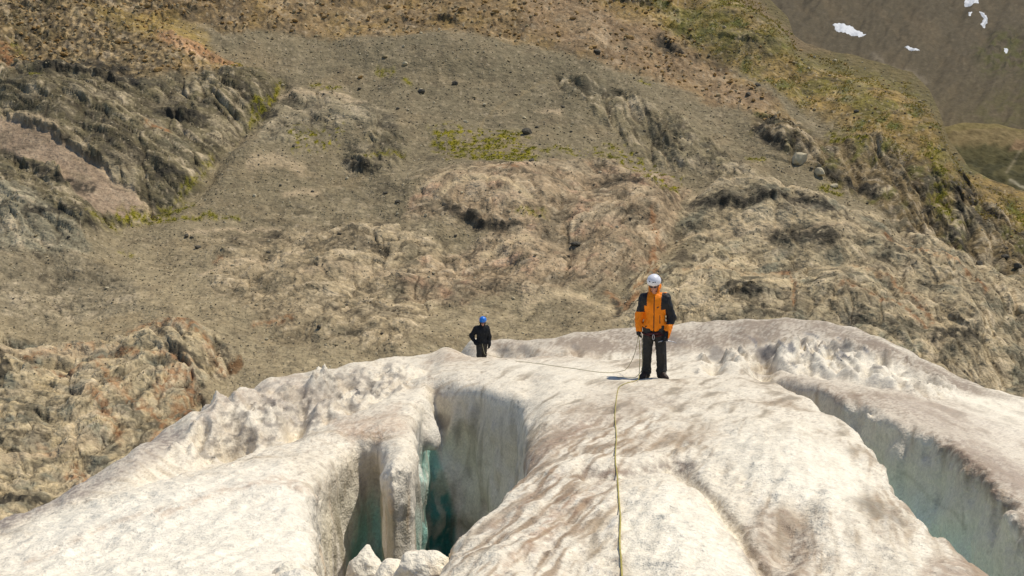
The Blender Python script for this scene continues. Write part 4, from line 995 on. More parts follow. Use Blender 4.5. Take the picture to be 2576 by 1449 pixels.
# crevasse walls: old blue-green ice under a weathered rind
wn3 = fbm(GX * 2.2 + GY_ * .8, GZ * .7, 3, 249); wn4 = fbm(GX * 3.5 + GY_ * 3.2, GZ * .5, 2, 251)
inC = sstep(0.3, -0.02, vdT - .25) * sstep(.1, .5, vdep); inR = sstep(0.3, -0.02, vrT - .3) * sstep(.1, .5, vdep)
gput(np.maximum(inC, inR) * .75, C(214, 208, 194))
gput(inC * sstep(.5, 1.5, vdep + .3 * wn3), C(240, 233, 226))
gput(inR * sstep(.35, 1.6, vdep + .25 * wn3), C(206, 222, 214))
gput(inR * sstep(1.2, 3.0, vdep + .3 * wn3), C(164, 212, 210))
gput(inC * sstep(1.6, 3.6, vdep + .4 * wn3) * (GX > -1.0), C(232, 228, 222)); gput(inC * sstep(1.2, 3.2, vdep + .4 * wn3) * (GX < -.8) * (GY_ < 11), C(182, 206, 188))
# slot interiors are clear deep ice
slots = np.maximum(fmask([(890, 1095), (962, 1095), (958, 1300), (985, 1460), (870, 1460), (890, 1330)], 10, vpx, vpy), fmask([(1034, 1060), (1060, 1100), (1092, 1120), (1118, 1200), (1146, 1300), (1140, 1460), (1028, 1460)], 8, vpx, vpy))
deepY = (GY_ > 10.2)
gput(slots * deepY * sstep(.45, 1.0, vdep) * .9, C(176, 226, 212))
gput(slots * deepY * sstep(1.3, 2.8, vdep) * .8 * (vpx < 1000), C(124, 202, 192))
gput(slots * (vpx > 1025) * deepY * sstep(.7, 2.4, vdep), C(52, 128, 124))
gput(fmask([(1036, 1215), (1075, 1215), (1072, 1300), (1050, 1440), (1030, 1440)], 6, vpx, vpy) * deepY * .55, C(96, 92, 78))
leftw = inC * (GX < -1.0) * (GY_ < 10.8)
gput(leftw * sstep(.0, .5, wn4) * .8, C(238, 228, 204)); gput(leftw * sstep(.05, .5, -wn4) * .7, C(150, 142, 120))
gput(leftw * sstep(.2, .6, fbm(GX * 5 + GY_ * 5, GZ * .5, 3, 253)) * .5, C(196, 164, 126))
gput(inC * (~(leftw > 0)) * sstep(.0, .35, fbm(GX * 3 + GY_ * 2.5, GZ * 1.6, 4, 255)) * .55, C(228, 220, 202)); gput(inC * (~(leftw > 0)) * sstep(.15, .6, -fbm(GX * 4 + GY_ * 3, GZ * 1.2, 4, 256)) * .55, C(140, 130, 120))
sD = .45 * GX - .89 * GY_
gput(inC * (~(leftw > 0)) * (GY_ > 12) * sstep(.05, .4, fbm(sD * 2.6, GZ * .45, 4, 257)) * .6, C(244, 238, 226)); gput(inC * (~(leftw > 0)) * (GY_ > 12) * sstep(.08, .45, -fbm(sD * 2.6 + 9, GZ * .4, 4, 258)) * .5, C(150, 142, 132))
gput(inR * sstep(.1, .7, wn4) * .3, C(226, 218, 198))
gput(inR * gk([(2280, 1190), (2330, 1240), (2400, 1290), (2430, 1330)], 4) * .3, C(130, 126, 112)); gput(inR * gk([(2425, 1280), (2425, 1330)], 3.5) * .35, C(100, 92, 82))
gput(np.clip(1 - openness, 0, 1) * (1 - np.maximum(inC, inR)) * .3, C(200, 190, 174))

def ice_mat():
    m = tint_mat('glacier_ice', 0.62, [(6.0, 0.08), (24.0, 0.12), (60.0, .10)], [], spec=0.35)
    nt = m.node_tree; L = nt.links; p = nt.nodes['Principled BSDF']
    tc = [n for n in nt.nodes if n.type == 'TEX_COORD'][0]
    prev = None
    for kind, sc_, d in (('N', 3.2, .05), ('N', 9, .020), ('N', 24, .011), ('V', 34, .006), ('V', 80, .004)):
        if kind == 'N':
            t = nt.nodes.new('ShaderNodeTexNoise'); t.inputs['Detail'].default_value = 4; out = t.outputs['Fac']
        else:
            t = nt.nodes.new('ShaderNodeTexVoronoi'); out = t.outputs['Distance']
        t.inputs['Scale'].default_value = sc_
        L.new(tc.outputs['Object'], t.inputs['Vector'])
        bp = nt.nodes.new('ShaderNodeBump'); bp.inputs['Distance'].default_value = d; bp.inputs['Strength'].default_value = .9
        L.new(out, bp.inputs['Height'])
        if prev is not None: L.new(prev, bp.inputs['Normal'])
        prev = bp.outputs[0]
    L.new(prev, p.inputs['Normal'])
    return m
M_ice = ice_mat()
gme = np_mesh('glacier', np.stack([GX, GY_, GZ], 1), gq, [M_ice], True, None, np.clip(gc, .01, .9))
glacier = obj('glacier', gme)
tag(glacier, 'dirty white glacier cut by two blue-green crevasses', kind='structure')
print('glacier', len(GX), time.time() - T0)
bpy.context.view_layer.update()
def ice_z(X, Y, z0=2.0):
    ok, p, n, i = glacier.ray_cast(Vector((X, Y, z0)), Vector((0, 0, -1)))
    return p.z if ok else float(g_base(np.array(X), np.array(Y)))
def ice_hit(px, py):
    """where the line of sight of a photo position meets the built ice"""
    u, w = ray_uw(px, py); d = Vector((float(u), 1, float(w))).normalized()
    ok, p, n, i = glacier.ray_cast(Vector((0, 0, 0)), d)
    return p if ok else None
# ================================================================== SMALL MESH BUILDERS
class Vol:
    """a block of space in which rounded masses are fused and then skinned"""
    def __init__(s, lo, hi, h):
        s.lo = np.array(lo, float); s.h = h
        s.ax = [np.arange(lo[q], hi[q] + h, h).astype(np.float32) for q in range(3)]
        s.F = np.full([len(a) for a in s.ax], 1.0, np.float32)
    def sub(s, lo, hi):
        r = []
        for q in range(3):
            a = max(0, int((lo[q] - s.lo[q]) / s.h)); b = min(len(s.ax[q]), int((hi[q] - s.lo[q]) / s.h) + 2)
            if b <= a: return None
            r.append(slice(a, b))
        return tuple(r)
    def put(s, fn, lo, hi, k, cut=False):
        r = s.sub(lo, hi)
        if r is None: return
        X, Y, Z_ = np.meshgrid(s.ax[0][r[0]], s.ax[1][r[1]], s.ax[2][r[2]], indexing='ij')
        d = fn(X, Y, Z_).astype(np.float32)
        s.F[r] = smax(s.F[r], -d, k) if cut else smin(s.F[r], d, k)
    def cap(s, a, b, ra, rb, k=.03, cut=False, sy=1.0):
        a = np.array(a, float); b = np.array(b, float); m = max(ra, rb) + k * 1.5 + s.h * 3
        def fn(X, Y, Z_):
            return capsule(X, Y / sy, Z_, (a[0], a[1] / sy, a[2]), (b[0], b[1] / sy, b[2]), ra, rb) * min(1, sy)
        s.put(fn, np.minimum(a, b) - m, np.maximum(a, b) + m, k, cut)
    def ell(s, c, r, k=.03, cut=False):
        c = np.array(c, float); r = np.array(r, float); m = r + k * 1.5 + s.h * 3
        def fn(X, Y, Z_):
            q = np.sqrt(((X - c[0]) / r[0]) ** 2 + ((Y - c[1]) / r[1]) ** 2 + ((Z_ - c[2]) / r[2]) ** 2)
            return (q - 1) * r.min()
        s.put(fn, c - m, c + m, k, cut)
    def noise(s, amp, freq, seed=0, fz=1.0):
        I, J, K = np.nonzero(np.abs(s.F) < amp * 2 + s.h * 2)
        s.F[I, J, K] += amp * perlin3(s.ax[0][I] * freq, s.ax[1][J] * freq, s.ax[2][K] * freq * fz, seed)
    def build(s, name, mats, parent=None, idx=None):
        v, q = surface_nets(s.F)
        v = v * s.h + s.lo
        mi = None
        if idx is not None:
            c = v[q].mean(1); mi = idx(c[:, 0], c[:, 1], c[:, 2])
        return obj(name, np_mesh(name, v, q, mats, True, mi), parent)

def tube(name, pts, r, m, parent=None, sides=8, taper=None):
    P_ = np.array(pts, float); n = len(P_)
    T = np.gradient(P_, axis=0); T /= np.linalg.norm(T, axis=1)[:, None] + 1e-9
    up = np.array([0, 0, 1.0]) if abs(T[0][2]) < .9 else np.array([0, 1.0, 0])
    V = []; A = np.cross(T[0], up); A /= np.linalg.norm(A)
    for i in range(n):
        A = A - T[i] * (A @ T[i]); A /= np.linalg.norm(A) + 1e-9; B = np.cross(T[i], A)
        rr = r if taper is None else r * taper[i]
        for k in range(sides):
            t = 2 * math.pi * k / sides
            V.append(P_[i] + rr * (A * math.cos(t) + B * math.sin(t)))
    Fq = [(i * sides + k, i * sides + (k + 1) % sides, (i + 1) * sides + (k + 1) % sides, (i + 1) * sides + k) for i in range(n - 1) for k in range(sides)]
    return obj(name, np_mesh(name, np.array(V), np.array(Fq), [m]), parent)

def smooth_path(pts, n):
    P_ = np.array(pts, float); d = np.r_[0, np.cumsum(np.linalg.norm(np.diff(P_, axis=0), axis=1))]
    t = np.linspace(0, d[-1], n); out = np.stack([np.interp(t, d, P_[:, q]) for q in range(3)], 1)
    for _ in range(6):
        out[1:-1] = (out[:-2] + 2 * out[1:-1] + out[2:]) / 4
    return out

# ================================================================== THE CLIMBERS
M_skin = mat('skin', (.56, .28, .19), .55, var=.1, vscale=30)
M_orange = mat('orange_shell_fabric', tuple(lin((250, 138, 10))), .62, spec=.3, var=.08, vscale=9, bump=.012, bscale=22)
M_black = mat('black_shell_fabric', (.012, .012, .014), .6, spec=.35, var=.2, vscale=9, bump=.012, bscale=22)
M_pants = mat('charcoal_trouser_fabric', (.040, .037, .033), .75, spec=.25, var=.25, vscale=7, bump=.012, bscale=24)
M_boot = mat('brown_leather', (.050, .028, .018), .6, var=.25, vscale=14)
M_sole = mat('black_rubber', (.012, .012, .012), .7)
M_white = mat('white_helmet_plastic', (.80, .79, .84), .32, spec=.5, var=.03, vscale=20)
M_bluep = mat('blue_helmet_plastic', tuple(lin((40, 120, 215))), .3, spec=.5, var=.04, vscale=20)
M_glove = mat('black_glove_fabric', (.010, .010, .011), .7, var=.3, vscale=20)
M_web = mat('dark_red_webbing', (.07, .012, .012), .7, var=.2, vscale=30)
M_metal = mat('grey_forged_steel', (.42, .42, .44), .38, metal=.8)
M_dark = mat('dark_print', (.03, .03, .035), .5)
M_hair = mat('dark_hair', (.02, .013, .01), .7)
M_fleece = mat('black_fleece', (.018, .019, .022), .85, spec=.2, var=.3, vscale=12, bump=.01, bscale=30)

def build_hand(V, wrist, tip, side, r=1.0, k=.008):
    """palm, thumb and four unequal, slightly curled fingers from wrist towards tip"""
    w = np.array(wrist, float); t = np.array(tip, float); d = t - w; L = np.linalg.norm(d); d /= L
    fwd = np.array([0, -1.0, 0]); fwd -= d * (fwd @ d); fwd /= np.linalg.norm(fwd)
    lat = np.cross(d, fwd)                              # across the knuckles
    curl = np.array([-side * 1.0, 0, 0]); curl -= d * (curl @ d); curl /= np.linalg.norm(curl) + 1e-9
    palm = w + d * .045
    V.cap(w, w + d * .075, .026 * r, .030 * r, .012)
    for i, (o, ln) in enumerate([(-.030, .062), (-.010, .074), (.010, .070), (.029, .055)]):
        b = w + d * .075 + fwd * (-o)
        m1 = b + d * ln * .55 + curl * .012; m2 = m1 + d * ln * .40 + curl * .030
        V.cap(b - d * .02, m1, .0105 * r, .0098 * r, k); V.cap(m1, m2, .0098 * r, .0085 * r, k)
    tb = w + d * .022 + fwd * .024
    V.cap(tb, tb + d * .032 + fwd * .024 + curl * .012, .0125 * r, .011 * r, k)
    V.cap(tb + d * .032 + fwd * .024 + curl * .012, tb + d * .062 + fwd * .026 + curl * .026, .011 * r, .0095 * r, k)

def person(name, loc, rz, J, label, spec):
    root = empty('person', loc, rz)
    tag(root, label, 'person')
    h = spec['h']
    hd = np.array(J['head']); tilt = J['tilt']
    def hp(x, y, z):                                    # head-local to body-local (nodding forward)
        c, s_ = math.cos(tilt), math.sin(tilt)
        return hd + np.array([x, y * c + z * s_ * -1, z * c + y * s_])
    # one continuous body
    V = Vol((-.55, -.36, -.01), (.55, .34, 1.92), h)
    V.ell(hp(0, .012, .035), (.075, .094, .098), .02)                     # cranium
    V.cap(hp(0, -.035, -.02), hp(0, -.062, -.088), .056, .030, .03)       # face and jaw
    V.cap(hp(0, -.088, .012), hp(0, -.112, -.028), .010, .014, .012)      # nose
    V.cap(hp(-.035, -.078, .030), hp(.035, -.078, .030), .014, .014, .015)  # brow
    V.cap(hp(-.022, -.090, -.058), hp(.022, -.090, -.058), .008, .008, .006)  # lips
    for sx in (-1, 1):
        V.ell(hp(sx * .078, .005, -.005), (.012, .022, .032), .012)       # ears
        V.ell(hp(sx * .030, -.092, .008), (.013, .010, .008), .004, cut=True)  # eye sockets
    V.cap(hp(0, .01, -.05), J['neck'], .052, .060, .03)
    ch = np.array(J['chest']); pv = np.array(J['pelvis'])
    V.cap(ch + (-.085, 0, 0), ch + (.085, 0, 0), .115, .115, .05, sy=.85)
    V.cap(ch, pv, .135, .125, .06, sy=.8); V.cap(pv + (-.06, 0, 0), pv + (.06, 0, 0), .115, .115, .05, sy=.9)
    for sd_ in ('L', 'R'):
        sh, el, wr, hn = [np.array(J[k + sd_]) for k in ('sh', 'el', 'wr', 'hn')]
        V.cap(sh, el, .056, .043, .04); V.cap(el, wr, .042, .029, .02)
        build_hand(V, wr, hn, -1 if sd_ == 'L' else 1)
        hi_, kn, an, to = [np.array(J[k + sd_]) for k in ('hi', 'kn', 'an', 'to')]
        V.cap(hi_, kn, .088, .060, .05); V.cap(kn, an, .058, .040, .03)
        V.cap(an + (0, 0, -.04), to, .040, .032, .03)
    V.build('body', [M_skin], root)
    # jacket
    V = Vol((-.6, -.40, .45), (.6, .40, 1.75), h)
    V.cap(ch + (-.10, 0, .02), ch + (.10, 0, .02), .150, .150, .05, sy=.82)
    V.cap(ch + (0, 0, -.02), pv + (0, -.01, -.02), .185, .170, .07, sy=.80)
    V.cap(pv + (-.06, -.01, -.035), pv + (.06, -.01, -.035), .135, .135, .05, sy=.92)
    V.cap(ch + (-.12, .0, .075), ch + (.12, .0, .075), .085, .085, .05)
    nk = np.array(J['neck'])
    V.cap(nk + (-.01, .02, -.04), hp(0, .045, -.085), .096, .084 * spec.get('collar', 1), .03)  # stand-up collar and hood
    V.ell(hp(0, .105, -.075), (.10, .07, .07), .04)
    for sd_ in ('L', 'R'):
        sh, el, wr, hn = [np.array(J[k + sd_]) for k in ('sh', 'el', 'wr', 'hn')]
        V.cap(sh, el, .088, .074, .04); V.cap(el, wr + (wr - el) * .05, .072, .056, .03)
    V.put(lambda X, Y, Z_: Z_ - (pv[2] - .135 + .05 * X + .012 * np.sin(X * 40)), (-.3, -.4, .40), (.3, .4, pv[2] + .1), .012, cut=True) if False else None
    r = V.sub((-.235, -.4, .3), (.235, .4, pv[2] + .05))
    if r is not None:
        Xh, Yh, Zh = np.meshgrid(V.ax[0][r[0]], V.ax[1][r[1]], V.ax[2][r[2]], indexing='ij')
        V.F[r] = smax(V.F[r], (pv[2] - spec['hem'] + spec.get('hemx', .0) * Xh) - Zh, .02)
    # neck opening at the front, so the face is free
    V.cap(hp(0, -.10, -.045), hp(0, -.12, .10), .088, .12, .02, cut=True)
    V.ell(hp(0, -.03, .07), (.12, .13, .085), .02, cut=True)
    V.noise(.016, 9, 3, .7); V.noise(.010, 17, 5, .6); V.noise(.007, 34, 6, .5)
    V.build('jacket', spec['jmats'], root, spec.get('jidx'))
    # trousers
    V = Vol((-.45, -.35, .03), (.45, .35, 1.10), h)
    V.cap(pv + (-.07, 0, -.02), pv + (.07, 0, -.02), .128, .128, .05, sy=.95)
    for sd_ in ('L', 'R'):
        hi_, kn, an = [np.array(J[k + sd_]) for k in ('hi', 'kn', 'an')]
        V.cap(hi_, kn, .112, .084, .04); V.cap(kn, an + (0, 0, .03), .084, .078, .03)
        V.cap(an + (0, -.01, .05), an + (0, -.01, .0), .082, .076, .02)
    V.noise(.014, 8, 7, .8); V.noise(.010, 18, 8, 1.4)
    V.build('trousers', [M_pants], root)
    # boots with soles
    for sd_ in ('L', 'R'):
        an = np.array(J['an' + sd_]); to = np.array(J['to' + sd_]); dr = to - an; dr[2] = 0; dr /= np.linalg.norm(dr)
        V = Vol((min(an[0], to[0]) - .12, min(an[1], to[1]) - .12, -.02), (max(an[0], to[0]) + .12, max(an[1], to[1]) + .12, .30), h * .8)
        he = an - dr * .045; he[2] = .05
        V.cap((an[0], an[1], .22), (an[0], an[1], .09), .062, .056, .03); V.cap(he, (to[0], to[1], .052), .050, .047, .03)
        V.cap((an[0], an[1], .11), an + dr * .13 * np.array([1, 1, 0]) + (0, 0, -.02), .052, .044, .03)
        V.noise(.005, 22, 9)
        b = V.build('boot', [M_boot, M_sole], root, lambda x, y, z: (z < .022).astype(int))
    # gloves
    if spec.get('gloves', True):
        for sd_ in ('L', 'R'):
            wr = np.array(J['wr' + sd_]); hn = np.array(J['hn' + sd_])
            lo = np.minimum(wr, hn) - .13; hi2 = np.maximum(wr, hn) + .13
            V = Vol(lo, hi2, .0055)
            V.cap(wr - (hn - wr) * .25, wr + (hn - wr) * .1, .044, .036, .01)
            build_hand(V, wr, hn, -1 if sd_ == 'L' else 1, 1.38, .006)
            V.noise(.003, 40, 10)
            V.build('glove', [M_glove], root)
    # helmet
    hc = hp(0, .012, .075)
    V = Vol(hc - .2, hc + .2, .0065)
    a_h = np.array([.122, .146, .120])
    V.ell(hc, a_h, .01); V.ell(hc + (0, 0, -.01), a_h - .014, .008, cut=True)
    c_, s_ = math.cos(tilt), math.sin(tilt)
    X, Y, Z_ = np.meshgrid(*V.ax, indexing='ij')
    lz = (Z_ - hc[2]) * c_ - (Y - hc[1]) * s_; ly = (Y - hc[1]) * c_ + (Z_ - hc[2]) * s_
    V.F = smax(V.F, -(lz + .035 + .10 * np.clip(ly, -.2, .2) * -.4), .008)
    for sx in (-1, 1):                                          # vents
        for yy in (-.03, .03):
            V.cap(hc + (sx * .075, yy, .075), hc + (sx * .105, yy, .085), .010, .012, .004, cut=True)
    hm = V.build('helmet', [spec['helmet']], root)
    for q, (dx, dz) in enumerate(spec.get('decal', [])):
        p = hc + np.array([dx, -.1435 * math.sqrt(max(0, 1 - (dx / .122) ** 2 - (dz / .12) ** 2)) - .002, dz])
        V = Vol(p - .03, p + .03, .004); V.ell(p, (.016, .006, .010), .002); V.build('emblem', [M_dark], hm)
    V = Vol(hc - .22, hc + .2, .007)
    for sx in (-1, 1):
        V.cap(hp(sx * .088, -.01, .03), hp(sx * .050, -.075, -.092), .006, .006, .002)
    V.cap(hp(-.05, -.075, -.092), hp(.05, -.075, -.092), .006, .006, .002)
    V.build('chin_strap', [M_dark], hm)
    # hair below the rim, sunglasses
    V = Vol(hp(0, 0, 0) - .16, hp(0, 0, 0) + .16, .007)
    V.ell(hp(0, .03, .02), (.083, .086, .075), .01); V.ell(hp(0, -.07, -.03), (.07, .085, .09), .01, cut=True)
    V.build('hair', [M_hair], root)
    V = Vol(hp(0, -.09, 0) - .1, hp(0, -.09, 0) + .1, .005)
    for sx in (-1, 1):
        V.ell(hp(sx * .031, -.094, .010), (.027, .012, .018), .004)
        V.cap(hp(sx * .055, -.085, .014), hp(sx * .080, -.01, .012), .004, .004, .003)
    V.cap(hp(-.02, -.098, .014), hp(.02, -.098, .014), .004, .004, .003)
    V.build('sunglasses', [M_dark], root)
    # sit harness
    if spec.get('harness'):
        V = Vol((-.28, -.3, pv[2] - .34), (.28, .3, pv[2] + .06), .008)
        z0 = pv[2] - .155
        ring = [(.150 * math.cos(t), .135 * math.sin(t) - .005, z0 + .01 * math.cos(t)) for t in np.linspace(0, 2 * math.pi, 19)]
        for a, b in zip(ring[:-1], ring[1:]): V.cap(a, b, .020, .020, .006)
        for sd_ in ('L', 'R'):
            hi_ = np.array(J['hi' + sd_]); kn = np.array(J['kn' + sd_]); cpt = hi_ * .72 + kn * .28
            ring = [(cpt[0] + .108 * math.cos(t), cpt[1] + .108 * math.sin(t), cpt[2] + .03 * (1 if sd_ == 'R' else -1) * math.cos(t)) for t in np.linspace(0, 2 * math.pi, 15)]
            for a, b in zip(ring[:-1], ring[1:]): V.cap(a, b, .014, .014, .006)
        V.cap((0, -.145, z0), (0, -.14, z0 - .10), .016, .014, .01)
        V.build('harness', [M_web], root)
        V = Vol((-.04, -.22, z0 - .14), (.05, -.12, z0 + .04), .005)
        lp = [(.016 * math.cos(t), -.172, z0 - .055 + .045 * math.sin(t)) for t in np.linspace(0, 2 * math.pi, 13)]
        for a, b in zip(lp[:-1], lp[1:]): V.cap(a, b, .006, .006, .003)
        V.build('carabiner', [M_metal], root)
    return root, hp

foot = ice_hit(1645, 950)
cx1, cy1 = foot.x, foot.y
fz = min(ice_z(cx1 - .15, cy1), ice_z(cx1 + .12, cy1)) - .01
J1 = dict(head=(-.02, -.045, 1.655), tilt=.42, neck=(-.01, 0, 1.50), chest=(0, 0, 1.33), pelvis=(0, .01, .975),
          shL=(-.185, 0, 1.425), elL=(-.265, .03, 1.125), wrL=(-.275, -.055, .875), hnL=(-.265, -.075, .76),
          shR=(.185, 0, 1.425), elR=(.285, .035, 1.09), wrR=(.215, -.12, .800), hnR=(.195, -.15, .69),
          hiL=(-.095, 0, .90), knL=(-.125, -.025, .49), anL=(-.135, .01, .10), toL=(-.20, -.165, .05),
          hiR=(.095, 0, .90), knR=(.115, -.02, .49), anR=(.120, .02, .10), toR=(.225, -.125, .05))
def jidx1(x, y, z):
    xz = x
    blk = ((xz < -.125) & (z > 1.30)) | ((xz < -.175) & (z > 1.175)) | ((xz > .115) & (z > 1.24)) | ((xz > .185) & (z > 1.02)) | ((xz > .205) & (z > .985))
    blk &= (z < 1.52)
    blk |= (np.abs(x) < .006) & (y < -.05) & (z > .84) & (z < 1.46) | (y > .10) & (z > 1.15) & (z < 1.42)
    blk |= (np.abs(x - .10) < .005) & (y < -.05) & (z > 1.0) & (z < 1.14)
    return blk.astype(int)
p1, hp1 = person('person', (cx1, cy1, fz), math.radians(-15), J1,
                 'climber in orange and black jacket and white helmet standing on the ice crest',
                 dict(h=.0085, jmats=[M_orange, M_black], jidx=jidx1, hem=.115, hemx=.10, helmet=M_white, decal=[(.005, -.012), (.036, -.008), (-.055, .0)], harness=True, collar=1.12))
# small chest badge and cuff tab of the jacket
V = Vol((.02, -.22, 1.24), (.10, -.10, 1.32), .004); V.cap((.055, -.155, 1.275), (.082, -.150, 1.292), .009, .007, .003); V.build('badge', [M_dark], p1)

gx2, gy2 = at(1212, 905, 33.0)[0], 33.0
z2 = ice_z(gx2, gy2)
top_w = float(ray_uw(1215, 791)[1])
z2 = min(z2, top_w * 33.0 - 1.80) if abs(top_w * 33.0 - 1.80 - z2) > .5 else z2
print('second climber ground', ice_z(gx2, gy2), 'wanted', top_w * 33 - 1.82)
J2 = dict(head=(.035, -.12, 1.60), tilt=.34, neck=(.025, -.05, 1.46), chest=(.015, -.04, 1.29), pelvis=(0, .02, .93),
          shL=(-.18, -.02, 1.38), elL=(-.335, .05, 1.12), wrL=(-.215, -.10, .90), hnL=(-.15, -.17, .82),
          shR=(.18, -.02, 1.38), elR=(.255, .03, 1.07), wrR=(.245, -.04, .82), hnR=(.235, -.06, .70),
          hiL=(-.085, .02, .86), knL=(-.09, -.10, .48), anL=(-.07, -.02, .10), toL=(-.10, -.20, .05),
          hiR=(.085, .02, .86), knR=(.075, .05, .47), anR=(.05, .20, .12), toR=(.07, .02, .05))
p2_, hp2 = person('person', (gx2, gy2, z2), math.radians(4), J2,
                  'climber all in black with a blue helmet, shins hidden behind the ice crest',
                  dict(h=.012, jmats=[M_fleece], hem=.10, helmet=M_bluep, collar=1.05))
print('people', time.time() - T0)

# ice axe held by its head in the climber's left hand
def wpt(root, p):
    return root.matrix_world @ Vector(p)
bpy.context.view_layer.update()
axe = empty('ice_axe', tuple(wpt(p1, (.205, -.16, .70))), math.radians(-9))
tag(axe, 'grey ice axe held by its head in the left hand of the orange climber', 'ice axe')
V = Vol((-.16, -.04, -.06), (.22, .04, .05), .005)
for a, b, ra, rb in [((-.07, 0, .0), (.05, 0, .006), .012, .012), ((.05, 0, .006), (.14, 0, -.005), .011, .008), ((.14, 0, -.005), (.19, 0, -.03), .008, .004), ((-.07, 0, 0), (-.12, 0, -.012), .012, .008)]:
    V.cap(a, b, ra, rb, .006)
V.build('head', [M_metal], axe)
V = Vol((-.16, -.05, -.04), (-.08, .05, .02), .005); V.cap((-.118, -.026, -.012), (-.118, .026, -.012), .007, .007, .004); V.build('adze', [M_metal], axe)
tube('shaft', [(0, 0, .0), (.01, .01, -.2), (.02, .02, -.42), (.025, .025, -.52)], .013, M_dark, axe)
tube('spike', [(.025, .025, -.51), (.027, .027, -.58)], .008, M_metal, axe, taper=[1, .2])

# ================================================================== THE ROPES
M_rope = mat('olive_yellow_rope', tuple(lin((172, 160, 92))), .8, spec=.2, var=.25, vscale=60, bump=.004, bscale=200)
M_rope2 = mat('grey_green_rope', tuple(lin((160, 150, 116))), .8, spec=.2, var=.25, vscale=60)
def settle(path, r, skip=0):
    for q in range(len(path) - skip):
        path[q][2] = max(path[q][2], ice_z(path[q][0], path[q][1], path[q][2] + .5) + r * .9)
    return path
def lay(pxs, n, lift=.012):
    xs = [p[0] for p in pxs]; ys = [p[1] for p in pxs]; out = []
    t = np.linspace(0, len(pxs) - 1, n)
    for q in t:
        h_ = ice_hit(float(np.interp(q, range(len(xs)), xs)), float(np.interp(q, range(len(ys)), ys)))
        if h_ is not None: out.append((h_.x, h_.y, h_.z + lift))
    out = np.array(out)
    for _ in range(3):
        o2 = out.copy(); o2[1:-1] = (out[:-2] + 2 * out[1:-1] + out[2:]) / 4; out = np.maximum(o2, np.c_[o2[:, :2], out[:, 2] - .01])
    return out
g1 = lay([(1566, 1500), (1563, 1420), (1558, 1370), (1561, 1310), (1556, 1250), (1553, 1200), (1547, 1160), (1551, 1100), (1546, 1050), (1551, 1000), (1556, 975), (1572, 966), (1592, 962)], 90)
hx = wpt(p1, (-.03, -.165, .80)); hl = wpt(p1, (-.265, -.10, .80))
rise = [tuple(g1[-1]), (g1[-1][0] + .10, g1[-1][1] + .02, g1[-1][2] + .03), (hl.x + .02, hl.y - .03, fz + .18), (hl.x + .03, hl.y - .01, fz + .45), tuple(hl)]
r1 = tube('climbing_rope', settle(smooth_path(list(map(tuple, g1[:-1])) + rise, 420), .0066, 8), .0056, M_rope)
tag(r1, 'olive yellow climbing rope running from the bottom edge up to the orange climber', 'rope')
g2 = lay([(1560, 936), (1540, 940), (1500, 938), (1450, 929), (1400, 923), (1340, 914), (1290, 909)], 50)
h2 = wpt(p2_, (0, -.13, .90))
a0 = np.array(hl) + (0.0, 0, .02)
loop = [tuple(a0), (hl.x - .03, hl.y - .02, fz + .55), (hl.x - .10, hl.y + .0, fz + .30), (hl.x - .20, hl.y + .1, fz + .14)]
far_end = [tuple(np.array(h2) + (.12, -1.2, -.15)), tuple(np.array(h2) + (0, .08, 0))]
r2 = tube('climbing_rope', smooth_path(loop + list(map(tuple, g2)) + far_end, 200), .0052, M_rope2)
tag(r2, 'thin slack rope drooping left from the orange climber towards the blue-helmeted one', 'rope')
# hanging bight beside the leg
b3 = smooth_path([tuple(np.array(hl) + (.05, -.01, 0)), (hl.x + .075, hl.y - .03, fz + .40), (hl.x + .06, hl.y - .05, fz + .16), (hl.x - .05, hl.y - .12, fz + .05), (hl.x - .28, hl.y - .2, ice_z(hl.x - .28, hl.y - .2) + .02), (hl.x - .40, hl.y - .3, ice_z(hl.x - .40, hl.y - .3) + .015)], 60)
r3 = tube('climbing_rope', b3, .0055, M_rope2)
tag(r3, 'short bight of rope hanging beside the right leg of the orange climber', 'rope')

# ================================================================== ICE BLOCKS at the mouth of the crevasse
def ice_block(px, py, Y, rad, seed, label, tall=1.0, spikes=()):
    x, y, z = at(px, py, Y)
    rx, ry, rz_ = rad
    o_lo = (-rx - .25, -ry - .25, -rz_ * tall - .3); V = Vol(o_lo, (rx + .25, ry + .25, rz_ + .3), .016)
    V.ell((0, 0, -rz_ * .3), (rx * 1.15, ry * 1.15, rz_ * 1.1), .08); V.cap((0, 0, -rz_ * .4), (0, .05, -rz_ * tall), rx * .9, rx * 1.0, .1)
    for (a, b, ra, rb) in spikes: V.cap(a, b, ra, rb, .07)
    rr = np.random.default_rng(seed); Xm, Ym, Zm = np.meshgrid(*V.ax, indexing='ij')
    for _ in range(9):                                  # broken faces
        nn = rr.normal(size=3); nn[2] = abs(nn[2]) * .6; nn /= np.linalg.norm(nn); dd = rr.uniform(.62, .95) * math.sqrt((nn[0] * rx) ** 2 + (nn[1] * ry) ** 2 + (nn[2] * rz_) ** 2)
        if Zm.min() < 0: V.F = smax(V.F, (Xm * nn[0] + Ym * nn[1] + np.maximum(Zm, -.05) * nn[2] - dd - .02).astype(np.float32), .015)
    V.noise(.030, 5, seed); V.noise(.018, 12, seed + 1); V.noise(.009, 26, seed + 2)
    v, q = surface_nets(V.F); v = v * V.h + V.lo
    n = fbm(v[:, 0] * 6 + v[:, 1] * 3, v[:, 2] * 5, 3, seed); cc = np.zeros((len(v), 3)) + C(238, 228, 206)
    cc += (C(186, 160, 132) - cc) * (sstep(.1, .6, n) * .55)[:, None]
    o = obj('ice_block', np_mesh('ice_block', v, q, [M_ice], True, None, cc)); o.location = (x, y, z)
    tag(o, label, 'ice block', group='ice blocks jammed in the mouth of the crevasse')
    return o
